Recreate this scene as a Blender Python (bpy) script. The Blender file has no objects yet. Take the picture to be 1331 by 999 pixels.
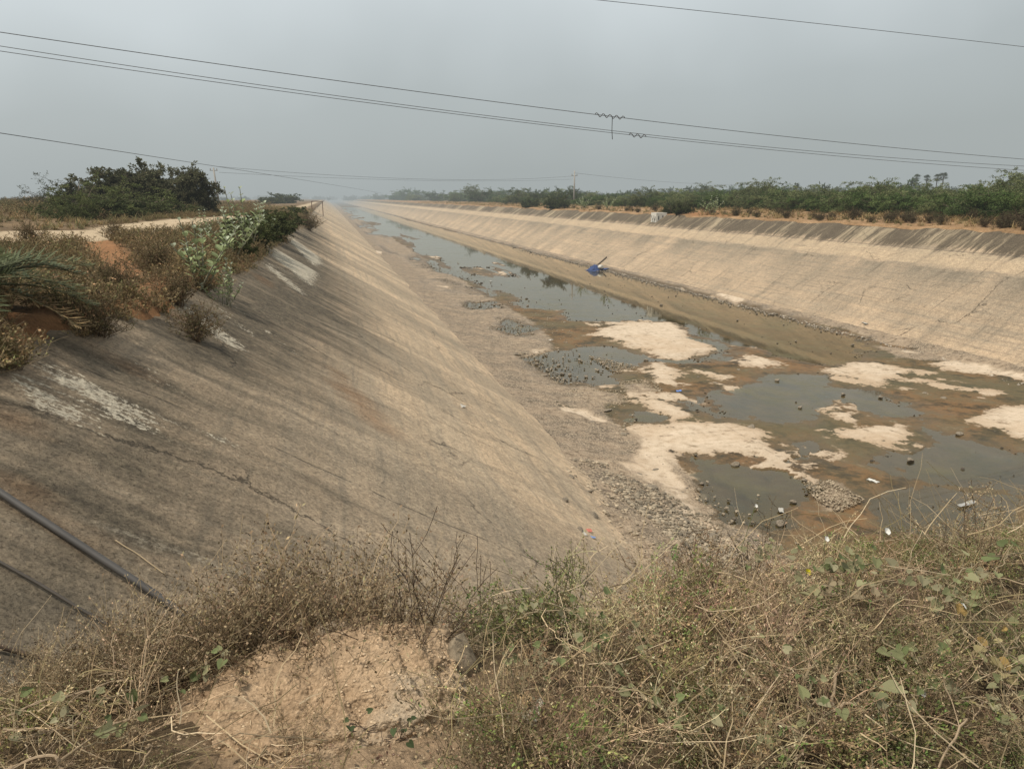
import bpy, math, random
import numpy as np
from mathutils import Vector
random.seed(7)
R = np.random.default_rng(11)
PI = math.pi
SC = bpy.context.scene
COL = SC.collection

# ------------------------------------------------------------------ camera
F, CX, CY, H = 960.0, 665.5, 499.5, 6.5          # focal length in photo pixels, eye height over the canal bed
PITCH = math.atan((CY - 258) / F)
YAW = math.atan((CX - 425) / F * math.cos(PITCH))
FW = np.array([math.sin(YAW) * math.cos(PITCH), math.cos(YAW) * math.cos(PITCH), -math.sin(PITCH)])
RT = np.array([math.cos(YAW), -math.sin(YAW), 0.0])
UP = np.cross(RT, FW)
O = np.array([0, 0, H])
def ray(u, v):
    d = F * FW + (u - CX) * RT + (CY - v) * UP
    return d / np.linalg.norm(d)
def on_z(u, v, z=0.0):
    d = ray(u, v); return O + (z - H) / d[2] * d
XL, SL = 6.1, 1.75        # near-side lining: x = XL - SL*z
XR, SR = 25.0, 1.5        # far-side lining:  x = XR + SR*z
def on_left(u, v):
    d = ray(u, v); return O + (XL - SL * H) / (d[0] + SL * d[2]) * d
def on_right(u, v):
    d = ray(u, v); return O + (XR + SR * H) / (d[0] - SR * d[2]) * d
def at_x(u, x):           # ground point (x, y) seen in column u when it stands at lateral x
    hd = YAW + math.atan((u - CX) / (F * math.cos(PITCH) + 235 * math.sin(PITCH)))
    return x / math.tan(hd)
def z_of(v, p):           # height that shows at row v for something standing at p=(x,y)
    c = p[0] * FW[0] + p[1] * FW[1]
    b = p[0] * UP[0] + p[1] * UP[1]
    k = (CY - v) / F
    dz = (k * c - b) / (UP[2] - k * FW[2])
    return H + dz
def px_m(p): return F / max(1e-3, (np.array([p[0], p[1], (p[2] if len(p) > 2 else 5) - H]) @ FW))

cam = bpy.data.cameras.new('camera'); co = bpy.data.objects.new('camera', cam); COL.objects.link(co)
cam.sensor_width = 36; cam.lens = 36 * F / 1331; cam.clip_start = 0.05; cam.clip_end = 8000
co.location = (0, 0, H); co.rotation_euler = (PI / 2 - PITCH, 0, -YAW)
SC.camera = co

# ------------------------------------------------------------------ noise
def _hash(ix, iy, s):
    h = (ix * 374761393 + iy * 668265263 + s * 974634777) & 0x7fffffff
    h = ((h ^ (h >> 13)) * 1274126177) & 0x7fffffff
    return ((h ^ (h >> 16)) & 0xffff) / 65535.0
def vnoise(x, y, s=0):
    x = np.asarray(x, float); y = np.asarray(y, float)
    ix = np.floor(x).astype(np.int64); iy = np.floor(y).astype(np.int64)
    fx = x - ix; fy = y - iy
    fx = fx * fx * (3 - 2 * fx); fy = fy * fy * (3 - 2 * fy)
    a = _hash(ix, iy, s); b = _hash(ix + 1, iy, s); c = _hash(ix, iy + 1, s); d = _hash(ix + 1, iy + 1, s)
    return (a + (b - a) * fx) * (1 - fy) + (c + (d - c) * fx) * fy
def fbm(x, y, s=0, o=4):
    t = 0; a = .5; n = 0
    for i in range(o):
        t = t + a * vnoise(np.asarray(x) * 2 ** i, np.asarray(y) * 2 ** i, s + i * 17); n += a; a *= .5
    return t / n - .5
def noise3(p, s=0, o=3):
    return (fbm(p[:, 0] + p[:, 2] * .73, p[:, 1] - p[:, 2] * .41, s, o) + fbm(p[:, 1] + 9.1, p[:, 2] + p[:, 0] * .37, s + 5, o) + fbm(p[:, 2] - 3.3, p[:, 0] + p[:, 1] * .29, s + 9, o)) / 1.7
def smooth(a, b, x):
    t = np.clip((x - a) / (b - a), 0, 1); return t * t * (3 - 2 * t)
def sd_poly(px, py, poly):
    """signed distance, positive inside"""
    poly = np.asarray(poly); n = len(poly)
    d = np.full(px.shape, 1e18); inside = np.zeros(px.shape, bool)
    for i in range(n):
        ax, ay = poly[i]; bx, by = poly[(i + 1) % n]
        ex, ey = bx - ax, by - ay
        wx, wy = px - ax, py - ay
        t = np.clip((wx * ex + wy * ey) / max(ex * ex + ey * ey, 1e-12), 0, 1)
        d = np.minimum(d, (wx - t * ex) ** 2 + (wy - t * ey) ** 2)
        if ay != by:
            c = ((ay <= py) & (by > py)) | ((by <= py) & (ay > py))
            inside ^= c & (px < ax + (py - ay) / (by - ay) * ex)
    d = np.sqrt(d)
    return np.where(inside, d, -d)
def paint(px, py, polys, lim=3.0):
    out = np.full(px.shape, -float(lim))
    for q in polys:
        q = np.asarray(q)
        m = (px > q[:, 0].min() - lim) & (px < q[:, 0].max() + lim) & (py > q[:, 1].min() - lim) & (py < q[:, 1].max() + lim)
        if m.any(): out[m] = np.maximum(out[m], sd_poly(px[m], py[m], q))
    return out

# ------------------------------------------------------------------ mesh builder
class MB:
    def __init__(s): s.V = []; s.F = []; s.C = []; s.n = 0
    def add(s, v, f, c=(1, 1, 1)):
        v = np.asarray(v, float).reshape(-1, 3)
        c = np.asarray(c, float)
        if c.ndim == 1: c = np.repeat(c[None, :3], len(v), 0)
        s.V.append(v); s.C.append(c[:, :3])
        for a in (f if isinstance(f, list) else [f]):
            a = np.asarray(a, np.int64)
            if a.size: s.F.append(a + s.n)
        s.n += len(v)
        return s
    def tube(s, pts, r, k=4, c=(1, 1, 1), cap=False):
        p = np.asarray(pts, float); n = len(p)
        r = np.broadcast_to(np.asarray(r, float), (n,))
        t = np.gradient(p, axis=0); t /= np.maximum(np.linalg.norm(t, axis=1, keepdims=True), 1e-9)
        ref = np.where(np.abs(t[:, 2:3]) < .9, [[0, 0, 1.]], [[1., 0, 0]])
        a = np.cross(t, ref); a /= np.maximum(np.linalg.norm(a, axis=1, keepdims=True), 1e-9); b = np.cross(t, a)
        th = np.arange(k) * 2 * PI / k
        v = p[:, None] + r[:, None, None] * (np.cos(th)[None, :, None] * a[:, None] + np.sin(th)[None, :, None] * b[:, None])
        i = np.arange(n - 1)[:, None] * k; j = np.arange(k)[None]; j2 = (j + 1) % k
        f = np.stack([i + j, i + j2, i + k + j2, i + k + j], -1).reshape(-1, 4)
        fs = [f]
        if cap: fs += [np.arange(k)[::-1][None], (np.arange(k) + (n - 1) * k)[None]]
        return s.add(v.reshape(-1, 3), fs, c)
    def box(s, c, d, col=(1, 1, 1), rz=0):
        x, y, z = np.array(d) / 2
        v = np.array([[-x, -y, -z], [x, -y, -z], [x, y, -z], [-x, y, -z], [-x, -y, z], [x, -y, z], [x, y, z], [-x, y, z]])
        ca, sa = math.cos(rz), math.sin(rz); v = v @ np.array([[ca, sa, 0], [-sa, ca, 0], [0, 0, 1]]) + np.array(c)
        return s.add(v, np.array([[0, 3, 2, 1], [4, 5, 6, 7], [0, 1, 5, 4], [1, 2, 6, 5], [2, 3, 7, 6], [3, 0, 4, 7]]), col)
    def quads(s, P, T, W, L, wd, c):
        """leaf cards: base P, direction T, side W, length L, width wd; pointed lozenges"""
        P = np.asarray(P); L = np.broadcast_to(np.asarray(L, float), (len(P),))[:, None]; wd = np.broadcast_to(np.asarray(wd, float), (len(P),))[:, None]
        v = np.stack([P, P + T * L * .5 + W * wd * .5, P + T * L, P + T * L * .5 - W * wd * .5], 1).reshape(-1, 3)
        f = np.arange(len(P) * 4).reshape(-1, 4)
        return s.add(v, f, np.repeat(np.asarray(c), 4, 0) if np.asarray(c).ndim == 2 else c)
    def arrays(s):
        return np.concatenate(s.V), s.F, np.concatenate(s.C)
    def scatter(s, tpl, pos, scl, rz, tint=None, tilt=None, sz=None):
        """merge copies of a template (V,F,C) into this mesh"""
        V, Fs, C = tpl; n = len(pos); nv = len(V)
        pos = np.asarray(pos, float); scl = np.asarray(scl, float); rz = np.asarray(rz, float)
        ca, sa = np.cos(rz)[:, None], np.sin(rz)[:, None]
        W = V[None] * scl[:, None, None]
        if sz is not None: W = W * np.stack([np.ones(n), np.ones(n), sz], 1)[:, None]
        if tilt is not None:
            tx, ty = tilt[:, :1], tilt[:, 1:]
            W = np.stack([W[..., 0] + W[..., 2] * tx, W[..., 1] + W[..., 2] * ty, W[..., 2]], -1)
        w = np.stack([W[..., 0] * ca - W[..., 1] * sa, W[..., 0] * sa + W[..., 1] * ca, W[..., 2]], -1) + pos[:, None]
        Cc = np.broadcast_to(C[None], (n, nv, 3))
        if tint is not None: Cc = Cc * np.asarray(tint)[:, None]
        off = (np.arange(n) * nv)[:, None, None]
        s.V.append(w.reshape(-1, 3)); s.C.append(Cc.reshape(-1, 3))
        for f in Fs: s.F.append((f[None] + off).reshape(-1, f.shape[1]) + s.n)
        s.n += n * nv
        return s
    def mesh(s, name, mat, smooth_=False, attrs=None):
        V, Fs, C = s.arrays()
        m = bpy.data.meshes.new(name)
        m.vertices.add(len(V)); m.vertices.foreach_set('co', V.astype(np.float32).ravel())
        vi = np.concatenate([f.ravel() for f in Fs]); tot = np.concatenate([np.full(len(f), f.shape[1]) for f in Fs])
        m.loops.add(len(vi)); m.loops.foreach_set('vertex_index', vi.astype(np.int32))
        m.polygons.add(len(tot)); m.polygons.foreach_set('loop_start', np.concatenate([[0], np.cumsum(tot)[:-1]]).astype(np.int32))
        m.polygons.foreach_set('use_smooth', np.full(len(tot), smooth_))
        m.update(calc_edges=True)
        ca = m.color_attributes.new('col', 'FLOAT_COLOR', 'POINT')
        ca.data.foreach_set('color', np.concatenate([C, np.ones((len(C), 1))], 1).astype(np.float32).ravel())
        for k, a in (attrs or {}).items():
            at = m.attributes.new(k, 'FLOAT', 'POINT'); at.data.foreach_set('value', np.asarray(a, np.float32).ravel())
        m.materials.append(mat)
        return m
    def build(s, name, mat, parent=None, smooth_=False, attrs=None):
        o = bpy.data.objects.new(name, s.mesh(name, mat, smooth_, attrs)); COL.objects.link(o)
        if parent is not None: o.parent = parent
        return o
def grid_mb(X, Y, Z):
    """X,Y,Z 2-D arrays"""
    r, c = X.shape
    i = np.arange(r - 1)[:, None] * c + np.arange(c - 1)[None]
    f = np.stack([i, i + 1, i + c + 1, i + c], -1).reshape(-1, 4)
    b = MB(); b.add(np.stack([X, Y, Z], -1).reshape(-1, 3), f); return b
def tag(o, label=None, cat=None, group=None, kind=None):
    if label: o['label'] = label
    if cat: o['category'] = cat
    if group: o['group'] = group
    if kind: o['kind'] = kind
    return o
def empty(name, loc=(0, 0, 0), rz=0, sc=1):
    o = bpy.data.objects.new(name, None); COL.objects.link(o)
    o.location = tuple(float(a) for a in loc); o.rotation_euler = (0, 0, rz); o.scale = (sc,) * 3 if np.isscalar(sc) else tuple(sc)
    return o
def dup(o, loc, rz=0, sc=1, label=None, group=None, parent=None):
    c = o.copy(); COL.objects.link(c)
    if parent is None:
        c.location = tuple(float(a) for a in loc); c.rotation_euler = (0, 0, rz); c.scale = (sc,) * 3 if np.isscalar(sc) else tuple(sc)
        if label: c['label'] = label
        if group: c['group'] = group
    else: c.parent = parent
    for ch in list(o.children): dup(ch, None, parent=c)
    return c
class Kind:
    """a prototype that is moved for its first use and copied after that"""
    def __init__(s, root): s.root = root; s.used = False
    def put(s, loc, rz=0, sc=1, label=None, group=None):
        if not s.used:
            s.used = True; o = s.root
            o.location = tuple(float(a) for a in loc); o.rotation_euler = (0, 0, rz); o.scale = (sc,) * 3 if np.isscalar(sc) else tuple(sc)
            if label: o['label'] = label
            if group: o['group'] = group
            return o
        return dup(s.root, loc, rz, sc, label, group)

# ------------------------------------------------------------------ materials
HAZE_GLOW = (0.395, 0.43, 0.43)
class NT:
    def __init__(s, name):
        s.m = bpy.data.materials.new(name); s.m.use_nodes = True; s.t = s.m.node_tree; s.t.nodes.clear()
        s.out = s.t.nodes.new('ShaderNodeOutputMaterial'); s.pos = s.t.nodes.new('ShaderNodeNewGeometry').outputs['Position']
    def n(s, t, **k):
        x = s.t.nodes.new(t)
        for a, b in k.items(): setattr(x, a, b)
        return x
    def set(s, sock, v):
        if isinstance(v, bpy.types.NodeSocket): s.t.links.new(v, sock)
        elif isinstance(v, (tuple, list)) and len(v) == 3 and sock.type == 'RGBA': sock.default_value = (*v, 1)
        else: sock.default_value = v
    def math(s, op, a, b=0.0, c=0.0, clamp=False):
        x = s.n('ShaderNodeMath', operation=op, use_clamp=clamp)
        for i, v in enumerate((a, b, c)): s.set(x.inputs[i], v)
        return x.outputs[0]
    def mix(s, f, a, b, blend='MIX'):
        x = s.n('ShaderNodeMix', data_type='RGBA', blend_type=blend)
        s.set(x.inputs['Factor'], f); s.set(x.inputs[6], a); s.set(x.inputs[7], b); return x.outputs[2]
    def sep(s, v):
        x = s.n('ShaderNodeSeparateXYZ'); s.set(x.inputs[0], v); return x.outputs
    def comb(s, x, y, z):
        q = s.n('ShaderNodeCombineXYZ')
        for i, v in enumerate((x, y, z)): s.set(q.inputs[i], v)
        return q.outputs[0]
    def scale(s, v, k):
        x = s.n('ShaderNodeVectorMath', operation='MULTIPLY'); s.set(x.inputs[0], v); s.set(x.inputs[1], k); return x.outputs[0]
    def noise(s, v, sc=1.0, det=4.0, ro=.55, dis=0.0):
        x = s.n('ShaderNodeTexNoise'); s.set(x.inputs['Vector'], v)
        x.inputs['Scale'].default_value = sc; x.inputs['Detail'].default_value = det; x.inputs['Roughness'].default_value = ro; x.inputs['Distortion'].default_value = dis
        return x.outputs['Fac']
    def voro(s, v, sc=1.0, feat='F1', rnd=1.0):
        x = s.n('ShaderNodeTexVoronoi', feature=feat); s.set(x.inputs['Vector'], v); x.inputs['Scale'].default_value = sc; x.inputs['Randomness'].default_value = rnd
        return x
    def rng(s, v, a, b, c=0.0, d=1.0):
        x = s.n('ShaderNodeMapRange', clamp=True); s.set(x.inputs[0], v)
        for i, q in enumerate((a, b, c, d)): x.inputs[i + 1].default_value = q
        return x.outputs[0]
    def ramp(s, v, stops):
        x = s.n('ShaderNodeValToRGB'); s.set(x.inputs[0], v); e = x.color_ramp.elements
        while len(e) < len(stops): e.new(.5)
        for q, (p, c) in zip(e, stops): q.position = p; q.color = (*c, 1) if len(c) == 3 else c
        return x.outputs[0]
    def attr(s, name):
        x = s.n('ShaderNodeAttribute', attribute_name=name); return x
    def bump(s, h, st=.5, d=.02, nrm=None):
        x = s.n('ShaderNodeBump'); s.set(x.inputs['Height'], h); x.inputs['Strength'].default_value = st; x.inputs['Distance'].default_value = d
        if nrm is not None: s.set(x.inputs['Normal'], nrm)
        return x.outputs[0]
    def bsdf(s, col, rough=.9, nrm=None, spec=.3, metal=0.0):
        x = s.n('ShaderNodeBsdfPrincipled'); s.set(x.inputs['Base Color'], col); s.set(x.inputs['Roughness'], rough)
        s.set(x.inputs['Specular IOR Level'], spec); s.set(x.inputs['Metallic'], metal)
        if nrm is not None: s.set(x.inputs['Normal'], nrm)
        return x.outputs[0]
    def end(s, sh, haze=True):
        if haze:   # painted haze: grey glow mixed into the surface, stronger with distance from the origin
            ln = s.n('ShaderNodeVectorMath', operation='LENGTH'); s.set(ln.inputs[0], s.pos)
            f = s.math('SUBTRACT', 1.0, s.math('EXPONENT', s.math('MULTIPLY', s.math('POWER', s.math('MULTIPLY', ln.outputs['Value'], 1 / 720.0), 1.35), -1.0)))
            em = s.n('ShaderNodeEmission'); em.inputs[0].default_value = (*HAZE_GLOW, 1)
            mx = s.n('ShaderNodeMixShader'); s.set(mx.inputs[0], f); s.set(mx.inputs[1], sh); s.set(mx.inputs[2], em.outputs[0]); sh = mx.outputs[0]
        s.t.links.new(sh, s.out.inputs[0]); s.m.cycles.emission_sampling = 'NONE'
        return s.m

def plain(name, col, rough=.8, var=.25, sc=8.0, bump=.3, bd=.01, haze=True, spec=.3, metal=0.0):
    t = NT(name); o = t.n('ShaderNodeTexCoord').outputs['Object']
    n = t.noise(o, sc, 6, .6)
    c = t.mix(n, tuple(a * (1 - var * 1.6) for a in col), tuple(min(1, a * (1 + var * 1.4)) for a in col))
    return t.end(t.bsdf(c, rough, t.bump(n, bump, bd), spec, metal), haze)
def leafy(name, trans=.3, rough=.75, haze=True, gain=1.0):
    """colour from the mesh's own vertex tint, with some light passing through"""
    t = NT(name); a = t.attr('col').outputs['Color']
    if gain != 1: a = t.mix(1.0, a, (gain,) * 3, 'MULTIPLY')
    d = t.bsdf(a, rough, None, .15)
    tr = t.n('ShaderNodeBsdfTranslucent'); t.set(tr.inputs[0], a)
    mx = t.n('ShaderNodeMixShader'); mx.inputs[0].default_value = trans; t.set(mx.inputs[1], d); t.set(mx.inputs[2], tr.outputs[0])
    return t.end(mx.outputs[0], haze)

def lining_mat(name, side):
    t = NT(name); P = t.pos; x, y, z = t.sep(P)
    wob = t.noise(P, .6, 3)
    yy = t.math('ADD', y, t.math('MULTIPLY', wob, 1.2))
    # fall-line streaks: fine along the canal, long down the slope
    st1 = t.noise(t.comb(t.math('MULTIPLY', yy, 2.2), t.math('MULTIPLY', z, .35), 0.0), 1.0, 6, .62)
    st2 = t.noise(t.comb(t.math('MULTIPLY', yy, .55), t.math('MULTIPLY', z, .18), 4.0), 1.0, 4, .55)
    st3 = t.noise(t.comb(t.math('MULTIPLY', y, 9.0), t.math('MULTIPLY', z, .8), 7.0), 1.0, 4, .6)
    # old water lines: long along the canal, fine up the slope
    wl = t.noise(t.comb(t.math('MULTIPLY', y, .05), t.math('MULTIPLY', z, 4.0), 2.0), 1.0, 5, .6)
    wl2 = t.noise(t.comb(t.math('MULTIPLY', y, .35), t.math('MULTIPLY', z, 14.0), 3.0), 1.0, 4, .6)
    big = t.noise(P, .22, 5, .6); mid = t.noise(P, 1.6, 6, .65); mot = t.noise(P, 7.0, 6, .7); spk = t.noise(P, 38.0, 5, .75); fine = t.noise(P, 22.0, 8, .72); grit = t.noise(P, 110.0, 4, .7)
    tan = t.mix(t.rng(big, .32, .66), (.4, .315, .22), (.67, .5, .335))
    tan = t.mix(t.rng(wl, .42, .66, 0, .6), tan, (.41, .34, .25))
    tan = t.mix(t.rng(wl2, .5, .68, 0, .5), tan, (.21, .18, .14))
    tan = t.mix(t.rng(st1, .5, .7, 0, .45), tan, (.2, .172, .13))
    tan = t.mix(t.rng(st3, .53, .68, 0, .35), tan, (.43, .37, .28))
    if side == 'far':
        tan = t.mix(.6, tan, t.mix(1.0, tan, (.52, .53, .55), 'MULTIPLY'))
        # grey tide mark under the pale ledge line, stained top course
        zz = t.math('ADD', z, t.math('MULTIPLY', t.math('SUBTRACT', st2, .5), .5))
        tide = t.math('MULTIPLY', t.rng(zz, 1.7, 3.0), t.rng(zz, 3.12, 3.2, 1, 0))
        tan = t.mix(t.math('MULTIPLY', tide, t.rng(st2, .35, .62, .1, .8)), tan, t.mix(t.rng(st1, .4, .6), (.13, .115, .09), (.24, .205, .155)))
        led = t.math('MULTIPLY', t.rng(z, 3.18, 3.26), t.rng(z, 3.9, 3.96, 1, 0))
        tan = t.mix(t.math('MULTIPLY', led, t.rng(st1, .35, .65, .65, .15)), tan, (.44, .35, .24))
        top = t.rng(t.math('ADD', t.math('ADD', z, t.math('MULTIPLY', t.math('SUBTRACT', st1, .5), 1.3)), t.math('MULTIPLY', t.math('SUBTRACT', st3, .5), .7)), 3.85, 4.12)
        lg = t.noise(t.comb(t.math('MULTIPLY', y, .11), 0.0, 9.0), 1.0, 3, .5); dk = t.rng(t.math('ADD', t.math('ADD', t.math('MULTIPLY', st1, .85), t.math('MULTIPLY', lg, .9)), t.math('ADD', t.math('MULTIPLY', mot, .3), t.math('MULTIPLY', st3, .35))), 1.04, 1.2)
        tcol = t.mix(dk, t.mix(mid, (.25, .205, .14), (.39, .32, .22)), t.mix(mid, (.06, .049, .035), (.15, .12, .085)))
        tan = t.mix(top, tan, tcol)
        hj = t.math('ABSOLUTE', t.math('SUBTRACT', t.math('ADD', z, t.math('MULTIPLY', wob, .05)), 3.93))
        tan = t.mix(t.rng(hj, .0, .045, .6, 0), tan, (.08, .07, .06))
        damp = t.rng(t.math('ADD', z, t.math('MULTIPLY', mid, .3)), .15, .5, .55, 0)
        tan = t.mix(damp, tan, (.36, .31, .24))
    else:
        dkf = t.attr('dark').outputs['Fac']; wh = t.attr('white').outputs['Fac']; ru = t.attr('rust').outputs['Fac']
        e = t.math('ADD', t.math('ADD', t.math('MULTIPLY', t.math('SUBTRACT', st1, .5), 2.6), t.math('MULTIPLY', t.math('SUBTRACT', st2, .5), 2.6)), t.math('MULTIPLY', t.math('SUBTRACT', mid, .5), 1.6))
        tan = t.mix(t.rng(t.noise(t.comb(t.math('MULTIPLY', yy, .28), t.math('MULTIPLY', z, .1), 11.0), 1.0, 3, .5), .44, .6, 0, .5), tan, (.2, .172, .13))
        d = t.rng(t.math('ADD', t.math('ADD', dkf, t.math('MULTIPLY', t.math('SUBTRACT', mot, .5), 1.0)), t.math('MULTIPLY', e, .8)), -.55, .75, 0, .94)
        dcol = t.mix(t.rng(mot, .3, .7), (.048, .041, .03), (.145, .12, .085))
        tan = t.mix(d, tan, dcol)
        tan = t.mix(t.rng(t.math('ADD', ru, t.math('MULTIPLY', e, .35)), -.2, .5, 0, .6), tan, (.27, .15, .075))
        wn = t.math('MULTIPLY', t.rng(t.math('ADD', t.math('ADD', t.math('MULTIPLY', st3, .8), t.math('MULTIPLY', st1, .6)), t.math('MULTIPLY', fine, .5)), 1.06, 1.2), t.math('MULTIPLY', t.rng(z, 3.3, 4.3), t.rng(t.noise(P, .45, 3), .48, .6)))
        tan = t.mix(t.math('MULTIPLY', wn, .75), tan, (.46, .41, .32))
        w = t.math('ADD', wh, t.math('ADD', t.math('ADD', t.math('MULTIPLY', t.math('SUBTRACT', st3, .5), 1.6), t.math('MULTIPLY', t.math('SUBTRACT', mot, .5), 1.3)), t.math('MULTIPLY', t.math('SUBTRACT', fine, .5), 1.8)))
        tan = t.mix(t.rng(w, -.02, .18, 0, .8), tan, t.mix(mid, (.36, .33, .26), (.62, .56, .45)))
    # panel joints down the slope
    per = 6.4 if side == 'far' else 5.3
    fr = t.math('ABSOLUTE', t.math('SUBTRACT', t.math('FRACT', t.math('DIVIDE', t.math('ADD', y, t.math('MULTIPLY', wob, .12)), per)), .5))
    jn = t.math('MULTIPLY', t.rng(fr, 0, .0045, 1, 0), t.rng(mid, .42, .55))
    tan = t.mix(t.math('MULTIPLY', jn, .8), tan, (.05, .045, .036))
    wv = t.n('ShaderNodeVectorMath', operation='ADD'); t.set(wv.inputs[0], P); t.set(wv.inputs[1], t.comb(t.math('MULTIPLY', mid, .9), t.math('MULTIPLY', mot, .5), t.math('MULTIPLY', wob, .8)))
    ce = t.voro(wv.outputs[0], .33, 'DISTANCE_TO_EDGE'); ck = t.math('MULTIPLY', t.rng(ce.outputs['Distance'], 0, .008, 1, 0), t.rng(t.noise(P, .5, 3), .5, .62))
    tan = t.mix(t.math('MULTIPLY', ck, .75), tan, (.05, .044, .035)); jn = t.math('MAXIMUM', jn, ck)
    tan = t.mix(t.rng(fine, .34, .68), t.mix(1.0, tan, (.66, .65, .64), 'MULTIPLY'), t.mix(1.0, tan, (1.28, 1.26, 1.22), 'MULTIPLY'))
    tan = t.mix(t.rng(mot, .35, .65), t.mix(1.0, tan, (.8, .8, .8), 'MULTIPLY'), t.mix(1.0, tan, (1.16, 1.15, 1.13), 'MULTIPLY'))
    tan = t.mix(t.rng(spk, .6, .7, 0, .6), tan, t.mix(1.0, tan, (.4, .39, .38), 'MULTIPLY'))
    tan = t.mix(t.rng(grit, .66, .75, 0, .6), tan, (.08, .07, .055))
    h = t.math('ADD', t.math('ADD', t.math('MULTIPLY', fine, .9), t.math('SUBTRACT', t.math('MULTIPLY', grit, .3), t.math('MULTIPLY', t.rng(spk, .56, .7), .5))), t.math('MULTIPLY', t.noise(t.comb(t.math('MULTIPLY', yy, 5.0), t.math('MULTIPLY', z, 9.0), 0.0), 1.6, 3, .5, .6), .7))
    h = t.math('SUBTRACT', h, t.math('MULTIPLY', jn, .8))
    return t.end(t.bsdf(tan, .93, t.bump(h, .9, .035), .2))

def bed_mat():
    t = NT('canal_bed'); P = t.pos; x, y, z = t.sep(P)
    flat = t.comb(x, y, 0.0)
    n1 = t.noise(flat, .9, 7, .65); n2 = t.noise(flat, 4.0, 7, .68); n3 = t.noise(flat, 26.0, 6, .7); big = t.noise(flat, .25, 4, .6)
    edge = t.math('ADD', t.math('MULTIPLY', t.math('SUBTRACT', n1, .5), .9), t.math('MULTIPLY', t.math('SUBTRACT', n2, .5), .55))
    slab = t.attr('slab').outputs['Fac']; wat = t.attr('wet').outputs['Fac']; grv = t.attr('gravel').outputs['Fac']
    mud = t.ramp(t.math('ADD', t.math('MULTIPLY', n1, .65), t.math('MULTIPLY', n2, .35)), [(.36, (.02, .016, .009)), (.45, (.075, .048, .02)), (.52, (.165, .09, .036)), (.58, (.12, .085, .042)), (.66, (.24, .165, .095))])
    mud = t.mix(t.rng(big, .4, .62, 0, .75), mud, t.mix(n2, (.045, .042, .022), (.125, .108, .055)))
    # dry pale slab
    sl = t.rng(t.math('ADD', slab, t.math('MULTIPLY', edge, 2.6)), -.07, .07)
    sc = t.mix(t.rng(n1, .3, .7), (.57, .465, .345), (.46, .37, .27))
    sc = t.mix(t.rng(n2, .46, .64, 0, .75), sc, (.33, .25, .17))
    sc = t.mix(t.rng(n3, .55, .7, 0, .6), sc, (.24, .18, .12))
    sc = t.mix(t.rng(big, .5, .62, 0, .45), sc, (.36, .25, .15))
    sc = t.mix(t.rng(t.math('ADD', t.math('MULTIPLY', n1, .6), t.math('MULTIPLY', n2, .4)), .56, .62, 0, .75), sc, (.2, .145, .09))
    rim = t.rng(t.math('ADD', slab, t.math('MULTIPLY', edge, 2.6)), .02, .4, .45, 0)
    sc = t.mix(rim, sc, (.25, .17, .1))
    col = t.mix(sl, mud, sc)
    # gravel
    vo = t.voro(flat, 21.0); vo2 = t.voro(flat, 7.0)
    gc = t.mix(t.sep(vo.outputs['Color'])[0], (.15, .115, .076), (.4, .315, .22))
    gc = t.mix(t.rng(vo.outputs['Distance'], .35, .75, 0, .8), gc, (.06, .05, .038))
    gc = t.mix(t.rng(n1, .38, .6, 0, .85), gc, t.mix(t.rng(n2, .35, .65), (.19, .135, .085), (.4, .31, .215)))
    gc = t.mix(t.rng(n2, .36, .44, .7, 0), gc, (.085, .064, .043))
    g = t.rng(t.math('ADD', grv, edge), -.1, .12)
    col = t.mix(g, col, gc)
    # under water: murky olive-brown
    wd = t.rng(t.math('ADD', wat, t.math('MULTIPLY', edge, .5)), -.5, .1)
    col = t.mix(t.math('MULTIPLY', wd, t.math('SUBTRACT', 1.0, t.math('MULTIPLY', sl, .9))), col, t.mix(n1, (.05, .036, .014), (.135, .085, .035)))
    dep = t.rng(t.math('ADD', wat, t.math('MULTIPLY', edge, .5)), .05, .9)
    col = t.mix(dep, col, t.mix(t.rng(n1, .38, .62), t.mix(big, (.085, .062, .024), (.125, .075, .026)), (.045, .036, .016)))
    # slab joints
    jx = t.math('ABSOLUTE', t.math('SUBTRACT', t.math('FRACT', t.math('ADD', t.math('DIVIDE', x, 4.4), t.math('MULTIPLY', n1, .03))), .5))
    jy = t.math('ABSOLUTE', t.math('SUBTRACT', t.math('FRACT', t.math('ADD', t.math('DIVIDE', y, 5.2), t.math('MULTIPLY', n1, .03))), .5))
    j = t.math('MULTIPLY', t.rng(t.math('MINIMUM', jx, jy), 0, .008, .6, 0), t.rng(n2, .45, .6))
    col = t.mix(t.math('MULTIPLY', j, t.math('SUBTRACT', 1.0, g)), col, (.045, .035, .025))
    col = t.mix(t.rng(n3, .3, .72), t.mix(1.0, col, (.7, .7, .7), 'MULTIPLY'), t.mix(1.0, col, (1.22, 1.2, 1.18), 'MULTIPLY'))
    rough = t.math('SUBTRACT', .92, t.math('MULTIPLY', t.math('MULTIPLY', t.rng(wat, -.9, .1), t.math('SUBTRACT', 1.0, sl)), .5))
    h = t.math('ADD', t.math('MULTIPLY', n3, .5), t.math('MULTIPLY', t.math('MULTIPLY', g, t.math('SUBTRACT', 1.0, vo.outputs['Distance'])), 1.4))
    h = t.math('ADD', h, t.math('MULTIPLY', n2, .6))
    return t.end(t.bsdf(col, rough, t.bump(h, .7, .03), .35))

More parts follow.
